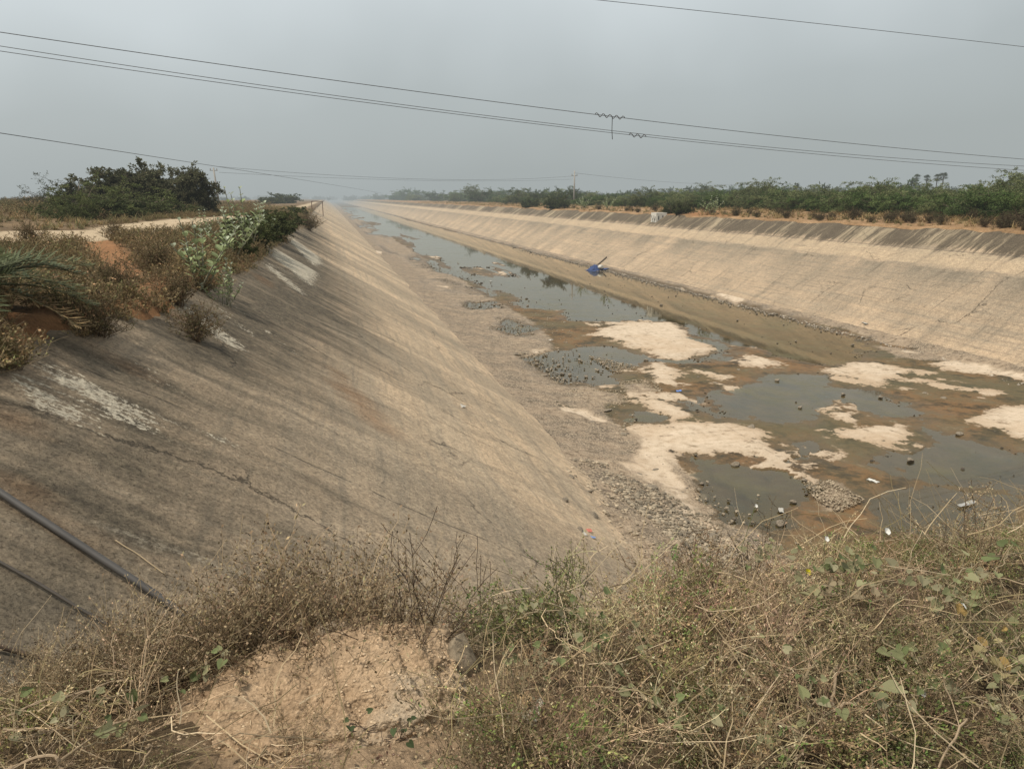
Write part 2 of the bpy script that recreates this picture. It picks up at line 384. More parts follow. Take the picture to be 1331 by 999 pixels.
def water_mat():
    t = NT('water'); x, y, z = t.sep(t.pos)
    n = t.noise(t.comb(x, t.math('MULTIPLY', y, .6), 0.0), 1.3, 3, .5)
    nb = t.bump(n, .03, .03)
    fr = t.n('ShaderNodeFresnel'); fr.inputs['IOR'].default_value = 1.33; t.set(fr.inputs['Normal'], nb)
    gl = t.n('ShaderNodeBsdfGlossy'); gl.inputs['Roughness'].default_value = .03; t.set(gl.inputs['Normal'], nb); gl.inputs[0].default_value = (1, .945, .84, 1)
    tr = t.n('ShaderNodeBsdfTransparent'); tr.inputs[0].default_value = (.86, .86, .78, 1)
    mx = t.n('ShaderNodeMixShader'); t.set(mx.inputs[0], t.math('MULTIPLY', fr.outputs[0], 1.12, clamp=True)); t.set(mx.inputs[1], tr.outputs[0]); t.set(mx.inputs[2], gl.outputs[0])
    f1 = t.noise(t.comb(x, t.math('MULTIPLY', y, .7), 3.0), .8, 7, .65, .4); f2 = t.noise(t.comb(x, t.math('MULTIPLY', y, .7), 8.0), .22, 4, .6)
    fl = t.math('MULTIPLY', t.math('MULTIPLY', t.rng(f1, .42, .68), t.rng(f2, .36, .6)), t.rng(y, 32, 60, .6, .15))
    fd = t.bsdf(t.mix(f2, (.1, .082, .035), (.13, .118, .055)), .6, None, .3); m2 = t.n('ShaderNodeMixShader'); t.set(m2.inputs[0], fl); t.set(m2.inputs[1], mx.outputs[0]); t.set(m2.inputs[2], fd)
    return t.end(m2.outputs[0])

def soil_mat(name, a, b, c, pale=(.42, .33, .22), orange=(.27, .14, .065), gs=30.0):
    t = NT(name); P = t.pos
    n1 = t.noise(P, .5, 6, .65); n2 = t.noise(P, 3.2, 7, .7); n3 = t.noise(P, gs, 6, .72)
    vo = t.voro(P, gs * 1.3)
    col = t.ramp(t.math('ADD', t.math('MULTIPLY', n1, .5), t.math('MULTIPLY', n2, .5)), [(.34, a), (.5, b), (.64, c)])
    tk = t.attr('track').outputs['Fac']; og = t.attr('orange').outputs['Fac']
    e = t.math('ADD', t.math('MULTIPLY', t.math('SUBTRACT', n2, .5), 2.0), t.math('MULTIPLY', t.math('SUBTRACT', n1, .5), 2.0))
    col = t.mix(t.rng(t.math('ADD', og, t.math('MULTIPLY', e, .4)), -.15, .2), col, t.mix(n2, tuple(q * .6 for q in orange), tuple(q * 1.25 for q in orange)))
    col = t.mix(t.rng(t.math('ADD', tk, t.math('MULTIPLY', e, .55)), -.3, .3), col, t.mix(n2, tuple(q * .75 for q in pale), tuple(q * 1.15 for q in pale)))
    col = t.mix(t.rng(n3, .3, .7), t.mix(1.0, col, (.6, .6, .6), 'MULTIPLY'), t.mix(1.0, col, (1.3, 1.28, 1.25), 'MULTIPLY'))
    col = t.mix(t.rng(vo.outputs['Distance'], .0, .3, .5, 0), col, t.mix(1.0, col, (1.5, 1.45, 1.4), 'MULTIPLY'))
    h = t.math('ADD', n3, t.math('MULTIPLY', n2, .8))
    return t.end(t.bsdf(col, .95, t.bump(h, .9, .03), .15))

def rock_mat(name, dark, light, pebble=0.0, haze=False, gs=28.0):
    t = NT(name); P = t.n('ShaderNodeTexCoord').outputs['Object']
    n1 = t.noise(P, 3.0, 6, .65); n2 = t.noise(P, gs, 8, .75)
    col = t.mix(t.rng(n1, .3, .7), dark, light)
    h = n2
    if pebble:
        v = t.voro(P, 75.0); v2 = t.voro(P, 30.0)
        pc = t.mix(t.sep(v.outputs['Color'])[0], tuple(q * .45 for q in dark), tuple(min(.8, q * 1.55) for q in light))
        col = t.mix(t.math('MULTIPLY', t.rng(v.outputs['Distance'], .15, .5, pebble, 0), .6), col, pc)
        col = t.mix(t.math('MULTIPLY', t.rng(v2.outputs['Distance'], .08, .3, .6, 0), t.rng(t.sep(v2.outputs['Color'])[1], .6, .7)), col, tuple(min(.7, q * 1.35) for q in light))
        h = t.math('ADD', t.math('MULTIPLY', n2, .8), t.math('ADD', t.math('MULTIPLY', v.outputs['Distance'], -.6), t.math('MULTIPLY', v2.outputs['Distance'], -.7)))
        pw = t.rng(t.noise(P, 2.2, 3), .56, .66, 0, .65)
        col = t.mix(pw, col, (.42, .36, .27))
    col = t.mix(t.rng(n2, .3, .7), t.mix(1.0, col, (.62, .6, .58), 'MULTIPLY'), t.mix(1.0, col, (1.22, 1.2, 1.18), 'MULTIPLY'))
    return t.end(t.bsdf(col, .95, t.bump(h, .9, .02), .15), haze)

M_LEAF = leafy('leaf', .32); M_DRY = leafy('dry_stalk', .18); M_BARK = leafy('bark', .0)
M_STONE = rock_mat('stone', (.13, .11, .085), (.34, .29, .22), haze=True)
M_WHITE = plain('whitewash', (.58, .55, .48), .85, .25, 3)
M_DARKPIPE = plain('black_plastic_pipe', (.055, .05, .045), .65, .3, 6, .15, .004, spec=.4)
M_WIRE = plain('wire', (.07, .07, .072), .5, .1)
M_CONC = plain('concrete_pole', (.3, .28, .25), .9, .2, 3)
M_BLUE = plain('blue_plastic', (.035, .06, .15), .7, .55, 5, .5)

# ------------------------------------------------------------------ terrain
def ramp_y(y0, y1, d0, k):
    ys = [y0]
    while ys[-1] < y1: ys.append(ys[-1] + max(d0, k * abs(ys[-1])))
    return np.array(ys)
EY = np.array([-30, 2, 5, 7.2, 8.85, 12.7, 18.5, 27.6, 60, 3000.]); EX = np.array([-3.3, -3.3, -3.05, -2.86, -2.67, -2.5, -2.25, -2.15, -2.1, -2.1])
def edge_l(y): return np.interp(y, EY, EX) + .55 * fbm(y * .45, y * 0 + 3.3, 5) + .3 * fbm(y * 2.1, y * 0, 6)
def z_lin_l(x): return (XL - x) / SL
def z_bank_l(x, y):
    e = edge_l(y); t = e - x; ze = z_lin_l(e)
    top = 5.36 + .25 * fbm(x * .25, y * .2, 31) + .4 * smooth(11, 24, t) - .7 * smooth(40, 90, t)
    z = ze + .24 * (1 - np.exp(-np.maximum(t, 0) / .12)) + np.maximum(top - ze - .24, .02) * smooth(0, 3.2, t)
    z = z + .14 * smooth(.2, 1.5, t) * fbm(x * 1.1, y * 1.1, 41) + .05 * smooth(0, .5, t) * fbm(x * 4, y * 4, 44)
    return np.where(t < 0, z_lin_l(x) + .35 * t, z)
RE = 32.25
def edge_r(y): return RE + .5 * fbm(y * .3, y * 0 + 7, 15) + .25 * fbm(y * 1.3, y * 0, 16)
def z_bank_r(x, y):
    e = edge_r(y); t = x - e; ze = (e - XR) / SR
    top = 5.42 + .2 * fbm(x * .2, y * .2, 51)
    z = ze + .2 * (1 - np.exp(-np.maximum(t, 0) / .12)) + (top - ze - .2) * smooth(0, 6.5, t) + .12 * smooth(0, 1, t) * fbm(x * .9, y * .9, 53)
    return np.where(t < 0, (x - XR) / SR + .4 * t, z)
def z_emb(x, y):
    Ye = 2.5 + .1 * np.clip(x, 0, 40) + .35 * fbm(x * .8, x * 0 + 1, 61)
    top = 4.84 + .25 * smooth(-1.6, -3.4, x) * 1.0 + .1 * fbm(x * 1.3, y * 1.3, 63) + .03 * fbm(x * 7, y * 7, 64)
    d = y - Ye
    drop = np.log1p(np.exp(np.clip(d * 5, -30, 30))) / 5
    return np.maximum(top - .95 * drop + .12 * smooth(0, 1, d) * fbm(x * 2.3, y * 2.3, 66), -1.2)
def ground(x, y):
    x = np.asarray(x, float); y = np.asarray(y, float)
    z = np.maximum(np.maximum(np.where(x < XL, z_lin_l(x), -9), np.where(x > XR, np.minimum((x - XR) / SR, 4.85), -9)), 0.02)
    z = np.where(x < edge_l(y), z_bank_l(x, y), z)
    z = np.where(x > RE, z_bank_r(x, y), z)
    return np.where((x > -6) & (y < 14), np.maximum(z, z_emb(x, y)), z)
_gx = np.arange(-6, 9, .03); _gy = np.arange(-1, 7, .03); _GZ = z_emb(*np.meshgrid(_gx, _gy))
def emb_fast(x, y):
    i = np.clip(((np.asarray(x, float) + 6) / .03).astype(int), 0, len(_gx) - 1); j = np.clip(((np.asarray(y, float) + 1) / .03).astype(int), 0, len(_gy) - 1)
    return _GZ[j, i]
def gz(x, y): return float(ground(np.array([x]), np.array([y]))[0])

def fan(x, y):
    f = smooth(22, 11, y) * np.maximum(0, 7.5 - x) * .3
    return f * (1 + .9 * fbm(x * .9, y * .7, 181)) + smooth(0, .3, f) * .08 * fbm(x * 3, y * 3, 182)
def on_bed(u, v):
    z = .02
    for i in range(8):
        p = on_z(u, v, z); z = max(.02, float(fan(p[0:1], p[1:2])[0]), (XL - p[0]) / SL)
    return p
# --- layout of the bed, read off the photograph and laid on the bed plane
def zpl(z): return lambda L: [tuple(on_z(u, v, z)[:2]) for u, v in L]
BED = zpl(0.0)
slabs = [BED(q) for q in [
 [(764,436),(780,428),(820,420),(876,421),(894,430),(896,440),(936,454),(936,458),(884,466),(856,464),(844,456),(816,452),(804,444)],
 [(842,484),(862,476),(894,488),(872,500),(848,494)], [(820,522),(862,518),(894,534),(900,544),(868,548),(840,530)],
 [(816,558),(850,553),(880,551),(948,548),(999,563),(992,580),(999,593),(948,593),(890,592),(876,606),(900,626),(915,650),(935,680),(990,720),(1000,760),(830,760),(832,698),(804,678),(804,658),(860,654),(848,638),(780,634),(756,612),(804,606),(822,586)],
 [(716,526),(764,532),(796,550),(804,562),(776,554),(724,542)], [(750,568),(788,562),(780,576)], [(684,456),(720,452),(712,464),(688,464)],
 [(948,470),(982,465),(1016,473),(992,478),(951,477)],
 [(1078,478),(1100,473),(1134,470),(1171,478),(1214,485),(1161,492),(1161,499),(1141,502),(1097,492),(1080,485)],
 [(1156,455),(1182,455),(1205,461),(1168,461)], [(1215,480),(1222,470),(1249,471),(1331,488),(1400,500),(1331,496),(1260,485)],
 [(1256,546),(1287,531),(1331,527),(1400,530),(1400,590),(1331,572),(1276,554)],
 [(1066,558),(1168,555),(1192,566),(1175,577),(1148,583),(1090,570)], [(1060,529),(1080,526),(1092,534),(1070,535)],
 [(924,497),(968,505),(965,510),(944,510)], [(995,505),(1016,507),(1009,510)], [(920,385),(960,388),(975,396),(950,396)], [(560,372),(590,372),(586,378)], [(470,330),(500,330),(497,336)],
 [(895,478),(950,490),(945,495),(910,486)]]]
waters = [BED(q) for q in [
 [(446,270),(488,270),(528,286),(570,297),(660,319),(778,349),(908,380),(1018,411),(1108,437),(1140,454),(1110,468),(1060,474),(1020,468),(975,453),(917,438),(880,421),(836,417),(806,417),(742,417),(738,404),(677,400),(671,387),(637,373),(620,366),(569,353),(518,339),(488,326),(468,309),(440,290),(432,278)],
 [(688,466),(712,458),(760,450),(852,462),(916,466),(916,472),(850,472),(804,486),(796,502),(736,502),(716,488),(692,478)],
 [(650,416),(668,416),(696,430),(676,438),(648,430)], [(600,394),(648,392),(652,402),(608,402)], [(554,364),(584,364),(604,374),(640,376),(636,386),(560,378)],
 [(944,522),(995,482),(1077,483),(1090,505),(1138,509),(1202,532),(1185,543),(1138,543),(1090,526),(1056,532),(1050,546),(941,546),(924,536)],
 [(1202,543),(1219,560),(1331,587),(1450,610),(1450,660),(1331,640),(1270,631),(1185,621),(1134,600),(1178,590),(1205,573)],
 [(887,593),(937,597),(968,610),(1020,614),(1056,624),(1070,668),(1015,698),(948,685),(907,637)],
 [(1015,577),(1056,570),(1070,597),(1022,604)], [(884,518),(950,514),(950,546),(900,542)], [(800,538),(844,534),(864,546),(812,552)],
 [(1120,640),(1200,636),(1331,650),(1331,700),(1150,690)], [(884,440),(940,445),(960,456),(940,458)], [(900,466),(960,462),(950,470)]]]
gravels = [BED(q) for q in [
 [(1050,632),(1075,628),(1100,640),(1118,652),(1085,668),(1060,650)], [(768,464),(830,478),(804,486),(780,474)], [(808,498),(844,494),(860,510),(812,510)],
 [(740,508),(808,510),(820,526),(776,530),(740,522)], [(700,560),(750,566),(800,630),(830,690),(820,760),(740,760)], 
 [(560,390),(640,410),(690,450),(740,520),(700,560),(640,480),(560,410)], [(1160,468),(1240,470),(1331,492),(1331,478),(1220,455),(1150,452)]]]

ys = np.concatenate([np.arange(4.5, 14, .05)])
yl = [14.0]
while yl[-1] < 3000: yl.append(yl[-1] + min(.05 * (yl[-1] / 14) ** 1.75, yl[-1] * .06))
ys = np.concatenate([ys, yl]); xs = np.arange(3.0, 26.4, .07)
X, Y = np.meshgrid(xs, ys); sh = X.shape; xf, yf = X.ravel(), Y.ravel()
lod = np.clip(40 / yf, 0, 1)
wx = xf + 1.1 * fbm(xf * .5, yf * .5, 101) + .45 * fbm(xf * 1.8, yf * 1.8, 102); wy = yf + (1.3 * fbm(xf * .5, yf * .5, 103) + .6 * fbm(xf * 1.6, yf * 1.6, 104)) * np.clip(yf / 16, .6, 2)
wat = paint(wx, wy, waters) + .8 * fbm(xf * .6, yf * .4, 71) + .8 * fbm(xf * 2.0, yf * 1.8, 73) + .55 * fbm(xf * 5, yf * 4.4, 74, 5)
farbar = fbm(xf * .45, yf * .06, 77) * 3.2 + .5 * fbm(xf * 1.5, yf * .25, 78)
wat = wat - .1 * smooth(34, 24, yf) + .35 * fbm(xf * 1.1, yf * 1.0, 79)
wat = np.where(yf > 48, np.minimum(wat, np.where(xf < 17, .75 + farbar - smooth(15, 8, xf) * 1.2, 1.2)), wat)
slab = paint(xf + .45 * (wx - xf), yf + .45 * (wy - yf), slabs) + .35 * fbm(xf * 2.5, yf * 2.0, 75) + .22 * fbm(xf * 7, yf * 6, 76, 4)
isl = (fbm(xf * .6, yf * .5, 171, 5) - .165) * 5 + .4 * fbm(xf * 3, yf * 2.6, 172); isl = np.where((yf > 13) & (yf < 120) & (xf > 8.2) & (xf < 23), isl, -3.)
slab = np.maximum(slab, np.where(wat < .05, np.minimum(isl, .22), -3.))
grav = paint(wx, wy, gravels)
toeL = XL + 2.0 + 2.2 * smooth(16, 40, yf) + 1.0 * fbm(yf * .3, yf * 0, 81)
toeR = XR - .25 - .7 * fbm(yf * .35, yf * 0 + 4, 82)
grav = np.maximum(grav, np.maximum(toeL - xf, (xf - toeR) * 1.5))
wat = np.minimum(wat, np.where(xf > 24.4, (25.05 + .5 * fbm(yf * .5, yf * 0, 83) - xf) * 2.5, 3)); wat = np.minimum(wat, (xf - XL - .8))
wat = np.where(slab > .15, np.minimum(wat, -.25), wat)
slab = slab - smooth(.2, .5, fan(xf, yf)) * 3
grav = np.minimum(grav, .35 - slab * 1.2)
gmask = smooth(-.1, .4, grav)
Z = np.where(wat > 0, -.008 - .16 * smooth(0, 1.3, wat), .006 + .03 * smooth(0, .6, -wat) + .02 * fbm(xf * 3, yf * 3, 84))
Z = Z + .03 * smooth(-.05, .2, slab) * (wat < 0)
Z = Z + gmask * (.05 * fbm(xf * 1.4, yf * 1.4, 85, 5) + .03) * (wat < .1)
rise = np.maximum(0, XL + 1.3 + .8 * fbm(yf * .5, yf * 0, 87) - xf) * .18 + np.maximum(0, xf - XR + .35) * .3
Z = Z + rise * (wat < .1); fz = fan(xf, yf); Z = np.where(fz > .02, np.maximum(Z, fz), Z)
grav = np.maximum(grav, np.where(yf < 22, (fan(xf, yf) - .16) * 2, -3.))
BX, BY, BW = xf.copy(), yf.copy(), wat.copy()
b = grid_mb(X, Y, Z.reshape(sh))
tag(b.build('canal_bed', bed_mat(), None, True, {'slab': slab, 'wet': wat, 'gravel': grav}), kind='structure')
yw = ramp_y(5, 3000, 4, .06); b = grid_mb(*np.meshgrid(np.array([6.3, 12, 18, 25.2]), yw), np.zeros((len(yw), 4)))
tag(b.build('canal_water', water_mat()), kind='structure')

# --- linings
yl_ = np.concatenate([ramp_y(-6, 8, .12, 0), ramp_y(8.12, 3000, .12, .012)]); zl_ = np.arange(-.3, 5.35, .12)
Yg, Zg = np.meshgrid(yl_, zl_); Xg = XL - SL * Zg
nn = .05 * fbm(Yg * .5, Zg * .8, 91) + .035 * fbm(Yg * 2, Zg * 3, 92)
jog = .02 * (vnoise(np.floor(Yg / 5.3), Yg * 0, 93) - .5)
LL = lambda q: [(on_left(u, v)[1], on_left(u, v)[2]) for u, v in q]
yf, zf = Yg.ravel(), Zg.ravel()
white = paint(yf, zf, [LL(q) for q in [[(349,330),(359,323),(413,354),(405,372)], [(373,311),(381,309),(416,335),(418,344),(407,345)], [(345,345),(352,343),(395,380),(392,384)]]], 2)
white2 = paint(yf, zf, [LL(q) for q in [[(35,470),(75,470),(205,545),(205,560),(165,560),(90,510)], [(0,485),(40,490),(140,555),(120,560),(40,530)], [(235,395),(260,405),(320,450),(325,460),(300,455),(265,425)], [(310,400),(320,408),(385,458),(380,458)], [(205,397),(240,390),(220,400),(215,402)], [(255,560),(300,572),(296,580)], [(170,470),(215,490),(215,505)], [(270,390),(300,410),(340,445),(330,440)]]], 2)
white = np.maximum(np.clip(white * 3, -2, .55), np.clip(white2 * 4 - .14, -2, .2))
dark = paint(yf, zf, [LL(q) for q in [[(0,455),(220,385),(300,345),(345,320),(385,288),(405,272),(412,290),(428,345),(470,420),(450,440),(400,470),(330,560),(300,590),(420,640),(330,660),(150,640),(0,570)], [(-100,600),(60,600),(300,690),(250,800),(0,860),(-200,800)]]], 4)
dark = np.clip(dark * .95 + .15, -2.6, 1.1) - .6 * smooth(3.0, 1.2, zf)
rust = paint(yf, zf, [LL(q) for q in [[(0,530),(40,545),(30,560),(0,550)], [(-40,618),(0,622),(120,700),(140,730),(90,700),(0,640)], [(215,398),(250,415),(240,425)], [(110,445),(140,455),(200,490),(180,490)], [(320,350),(350,365),(345,372)], [(440,480),(520,560),(505,570),(430,500)]]], 2)
Zg = np.minimum(Zg, z_lin_l(edge_l(Yg) - .12)); Xg = XL - SL * Zg
b = grid_mb(Xg + nn + jog, Yg, Zg + (nn + jog) * 1.2); b.F = [f[:, ::-1] for f in b.F]
o = b.build('canal_lining', lining_mat('near_lining', 'near'), None, True, {'white': white, 'dark': dark, 'rust': rust * 2}); tag(o, kind='structure')
yr_ = np.concatenate([ramp_y(-6, 20, .5, 0), ramp_y(20.5, 3000, .3, .012)]); zr_ = np.arange(-.3, 5.06, .14)
Yg, Zg = np.meshgrid(yr_, zr_)
nn = .05 * fbm(Yg * .4, Zg * .6, 95) + .03 * fbm(Yg * 1.5, Zg * 2, 96); led = -.05 * smooth(3.88, 3.98, Zg)
Zg = np.minimum(Zg, (edge_r(Yg) + .1 - XR) / SR)
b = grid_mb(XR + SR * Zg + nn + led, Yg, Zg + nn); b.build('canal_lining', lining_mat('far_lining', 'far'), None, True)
tag(bpy.data.objects['canal_lining.001'], kind='structure')

# --- banks
tracks = [zpl(5.3)(q) for q in [[(-60,318),(0,304),(100,300),(200,290),(300,283),(345,279),(350,286),(240,303),(180,310),(60,326),(0,330),(-60,345)]]]
tracks.append([(-4.6, 110), (-3.4, 120), (-3.4, 600), (-4.6, 600)])
oranges = [zpl(5.1)(q) for q in [[(95,325),(150,322),(180,345),(195,375),(222,398),(190,405),(150,375),(110,348)], [(0,440),(60,420),(110,440),(60,452),(0,470)], [(190,395),(260,388),(300,360),(320,345),(330,350),(290,378),(225,404)]]]
oranges.append([(float(edge_l(np.array([q]))[0]) + .4, q) for q in np.arange(8.0, 26, .8)] + [(float(edge_l(np.array([q]))[0]) - .38, q) for q in np.arange(26, 8.0, -.8)])
xb = np.concatenate([np.arange(-40, -16, .6), np.arange(-16, -8, .2), np.arange(-8, -.8, .07)]); yb = np.concatenate([np.arange(-12, 5, .3), np.arange(5, 22, .09), ramp_y(22, 3000, .12, .012)])
X, Y = np.meshgrid(xb, yb); Zb = z_bank_l(X, Y)
b = grid_mb(X, Y, Zb); xf, yf = X.ravel(), Y.ravel()
tag(b.build('left_bank', soil_mat('bank_soil', (.06, .042, .024), (.14, .095, .052), (.24, .165, .095)), None, True, {'track': paint(xf, yf, tracks), 'orange': paint(xf, yf, oranges)}), kind='structure')
xb = np.concatenate([np.arange(31, 41, .25), np.arange(41, 90, 3)]); yb = np.concatenate([np.arange(-12, 15, 1), ramp_y(15, 3000, .25, .015)])
X, Y = np.meshgrid(xb, yb); b = grid_mb(X, Y, z_bank_r(X, Y))
tag(b.build('right_bank', soil_mat('far_bank_soil', (.13, .08, .04), (.25, .155, .08), (.36, .25, .15), gs=12), None, True,
    {'track': np.full(X.size, -3.), 'orange': paint(X.ravel(), Y.ravel(), [[tuple(at) for at in [(32.6, 58), (36, 58), (36, 72), (32.6, 72)]]])}), kind='structure')
def sheet(name, x0, x1, y0, y1, z, m):
    b = MB(); b.add([(x0, y0, z), (x1, y0, z), (x1, y1, z), (x0, y1, z)], np.array([[0, 1, 2, 3]])); return tag(b.build(name, m), kind='structure')
mf = soil_mat('field_soil', (.09, .08, .04), (.15, .12, .06), (.2, .16, .09), gs=3)
sheet('ground', -3500, -38, -60, 3000, 4.95, mf); sheet('ground', 88, 3500, -60, 3000, 5.3, mf); sheet('ground', -4000, 4000, 3000, 7500, 4.9, mf)
xe = np.concatenate([np.arange(-9, -3, .3), np.arange(-3, 5, .05), np.arange(5, 36, .35)]); ye = np.concatenate([np.arange(-12, .8, .5), np.arange(.8, 5, .05), np.arange(5, 10.4, .15)])
X, Y = np.meshgrid(xe, ye); Ze = z_emb(X, Y)
b = grid_mb(X, Y, Ze)
tag(b.build('embankment', soil_mat('embankment_soil', (.065, .046, .027), (.13, .092, .053), (.24, .17, .105), pale=(.4, .285, .18), gs=55), None, True,
    {'track': paint(X.ravel(), Y.ravel(), [[(-.3, 1.2), (.4, 1.2), (.55, 2.3), (-.3, 2.5)]], 1), 'orange': np.full(X.size, -3.)}), kind='structure')

# ------------------------------------------------------------------ plant templates
def unit(v): return v / np.maximum(np.linalg.norm(v, axis=-1, keepdims=True), 1e-9)
def rdir(n, r=R): return unit(r.normal(size=(n, 3)))
def arc(p0, d, L, n, bend, r, wig=.15):
    """a branch: starts at p0 along d, bends by 'bend' (gravity vector per unit) with some wandering"""
    pts = [np.array(p0, float)]; d = np.array(d, float); d /= np.linalg.norm(d); st = L / n
    for i in range(n):
        d = d + np.array(bend) / n + r.normal(size=3) * wig; d /= np.linalg.norm(d); pts.append(pts[-1] + d * st)
    return np.array(pts)
def leaves_on(b, pts, k, L, W, col, r, var=.25, up=.3, spread=.02):
    """k small leaves scattered along a polyline"""
    i = r.uniform(0, len(pts) - 1.001, k); a = i.astype(int); f = (i - a)[:, None]
    P = pts[a] * (1 - f) + pts[a + 1] * f + r.normal(size=(k, 3)) * spread
    T = unit(rdir(k, r) + unit(pts[a + 1] - pts[a]) * .6 + np.array([0, 0, up])); Wd = unit(np.cross(T, rdir(k, r)))
    c = np.array(col)[None] * (1 + var * r.normal(size=(k, 1))) * (1 + .05 * r.normal(size=(k, 3)))
    b.quads(P, T, Wd, L * r.uniform(.6, 1.3, k), W * r.uniform(.7, 1.2, k), np.clip(c, .005, .9))
def weed(seed, h=.35, stems=10, branches=4, leaves=9, ls=.012, stem_c=(.15, .10, .06), leaf_cs=((.13, .09, .05), (.19, .14, .08)), spread=.55, sr=.0016, fl=None):
    r = np.random.default_rng(seed); st, fo = MB(), MB()
    for i in range(stems):
        a = r.uniform(0, 2 * PI); s = abs(r.normal()) * spread
        p = arc((r.normal() * .03, r.normal() * .03, 0), (math.cos(a) * s, math.sin(a) * s, 1), h * r.uniform(.6, 1.15), 6, (math.cos(a) * .3, math.sin(a) * .3, -.1), r, .12)
        sc = np.array(stem_c) * r.uniform(.6, 1.4)
        st.tube(p, np.linspace(sr, sr * .5, len(p)), 3, sc)
        for j in range(branches):
            q = r.uniform(1.2, 5.5); k = int(q); base = p[k] * (1 - q + k) + p[min(k + 1, 6)] * (q - k)
            d = rdir(1, r)[0]; d[2] = abs(d[2]) * .8 + .2
            br = arc(base, d, h * r.uniform(.18, .45), 4, (0, 0, .1), r, .2)
            st.tube(br, sr * .45, 3, sc)
            leaves_on(fo, br, leaves, ls, ls * .55, leaf_cs[r.integers(len(leaf_cs))], r, .3, .2, .006)
            if fl is not None and r.random() < .5: leaves_on(fo, br[-2:], 3, .006, .006, fl, r, .1, .5, .004)
    return st, fo
def merged(st, fo):
    b = MB()
    for m in (st, fo):
        V, Fs, C = m.arrays(); b.add(V, Fs, C)
    return b.arrays()
def tuft(seed, n=26, h=.35, w=.006, col=(.3, .21, .11), lean=.5, seg=3):
    r = np.random.default_rng(seed); b = MB()
    for i in range(n):
        a = r.uniform(0, 2 * PI); s = abs(r.normal()) * lean
        p = arc((r.normal() * .05, r.normal() * .05, -.02), (math.cos(a) * s, math.sin(a) * s, 1), h * r.uniform(.5, 1.2), seg, (math.cos(a) * .8, math.sin(a) * .8, -.5), r, .08)
        sd = np.array([-math.sin(a), math.cos(a), 0]); ww = np.linspace(w, w * .15, seg + 1)[:, None] * sd
        v = np.concatenate([p - ww, p + ww]); k = np.arange(seg)
        b.add(v, np.stack([k, k + 1, k + seg + 2, k + seg + 1], -1), np.clip(np.array(col) * r.uniform(.6, 1.35) * (1 + .08 * r.normal(size=3)), 0, 1))
    return b.arrays()

def bush_tree(seed, rad=3.0, ht=3.2, limbs=9, subs=7, twigs=5, leaves=42, ls=.17, lw=.05, dark=(.028, .04, .014), lite=(.1, .125, .045), droop=-.9, trunk=.5, flat=1.0, trunk_c=(.09, .07, .05)):
    """many-stemmed thorn tree: arching limbs, sprays of fine leaves, gaps between sprays"""
    r = np.random.default_rng(seed); tr, cr = MB(), MB()
    for i in range(limbs):
        a = 2 * PI * (i + r.uniform(-.4, .4)) / limbs; el = r.uniform(.35, 1.35)
        d = np.array([math.cos(a) * math.cos(el), math.sin(a) * math.cos(el), math.sin(el) * flat])
        L = r.uniform(.75, 1.15) * math.hypot(rad * math.cos(el), ht * math.sin(el)) * .95
        p = arc((math.cos(a) * .12 * trunk, math.sin(a) * .12 * trunk, -.1), d + np.array([0, 0, .5]), L, 9, np.array([math.cos(a) * .5, math.sin(a) * .5, -.5]), r, .1)
        tr.tube(p, np.linspace(.085, .018, len(p)) * rad / 3, 5, np.array(trunk_c) * r.uniform(.7, 1.3))
        for j in range(subs):
            q = int(r.integers(3, 10)); b0 = p[q]
            d2 = unit(rdir(1, r)[0] * np.array([1, 1, .55]) + np.array([math.cos(a), math.sin(a), .35]) * .5)
            sp = arc(b0, d2, rad * r.uniform(.3, .62), 5, (0, 0, droop * .5), r, .16)
            tr.tube(sp, np.linspace(.02, .008, 6) * rad / 3, 3, np.array(trunk_c) * r.uniform(.7, 1.2))
            clump = r.uniform(.0, 1)
            for k in range(twigs):
                b1 = sp[int(r.integers(1, 6))]
                tw = arc(b1, unit(rdir(1, r)[0] * np.array([1, 1, .6]) + d2 * .6), rad * r.uniform(.16, .36), 4, (0, 0, droop), r, .15)
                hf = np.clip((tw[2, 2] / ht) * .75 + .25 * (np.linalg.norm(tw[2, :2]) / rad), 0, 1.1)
                m = np.clip(.15 + .55 * hf + .4 * (clump - .5) + .12 * r.normal(), 0, 1)  # sunlit top and shaded inside of the crown put into the leaf tint
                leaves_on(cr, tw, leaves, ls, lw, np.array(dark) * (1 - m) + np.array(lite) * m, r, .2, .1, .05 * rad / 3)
    return tr, cr
def thing_tree(name, tr, cr, label, cat, bark=M_BARK, leaf=M_LEAF):
    o = empty(name); tag(o, label, cat)
    tr.build('trunk', bark, o); cr.build('crown', leaf, o)
    return Kind(o)
def thing_shrub(name, st, fo, label, cat, a='stems', b='foliage'):
    o = empty(name); tag(o, label, cat)
    st.build(a, M_DRY, o); fo.build(b, M_LEAF, o)
    return Kind(o)

# ------------------------------------------------------------------ far bank: thicket
G_TH = 'green thorn trees in the thicket along the far bank'; L_TH = 'green feathery thorn tree in the dense thicket along the far bank'
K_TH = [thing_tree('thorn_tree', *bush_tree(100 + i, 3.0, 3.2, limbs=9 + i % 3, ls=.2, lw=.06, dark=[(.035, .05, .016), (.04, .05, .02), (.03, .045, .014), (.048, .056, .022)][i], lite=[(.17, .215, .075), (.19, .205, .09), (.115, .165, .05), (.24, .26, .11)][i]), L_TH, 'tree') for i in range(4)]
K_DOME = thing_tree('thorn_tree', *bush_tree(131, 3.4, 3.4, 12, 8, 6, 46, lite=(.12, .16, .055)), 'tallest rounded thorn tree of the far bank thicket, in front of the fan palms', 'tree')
K_ACA = [thing_tree('acacia_tree', *bush_tree(140 + i, 2.4, 4.2, 8, 7, 5, 40, dark=(.028, .038, .016), lite=(.1, .125, .05), droop=-.3, trunk=.3), 'dark upright acacia tree far down the opposite bank', 'tree') for i in range(2)]
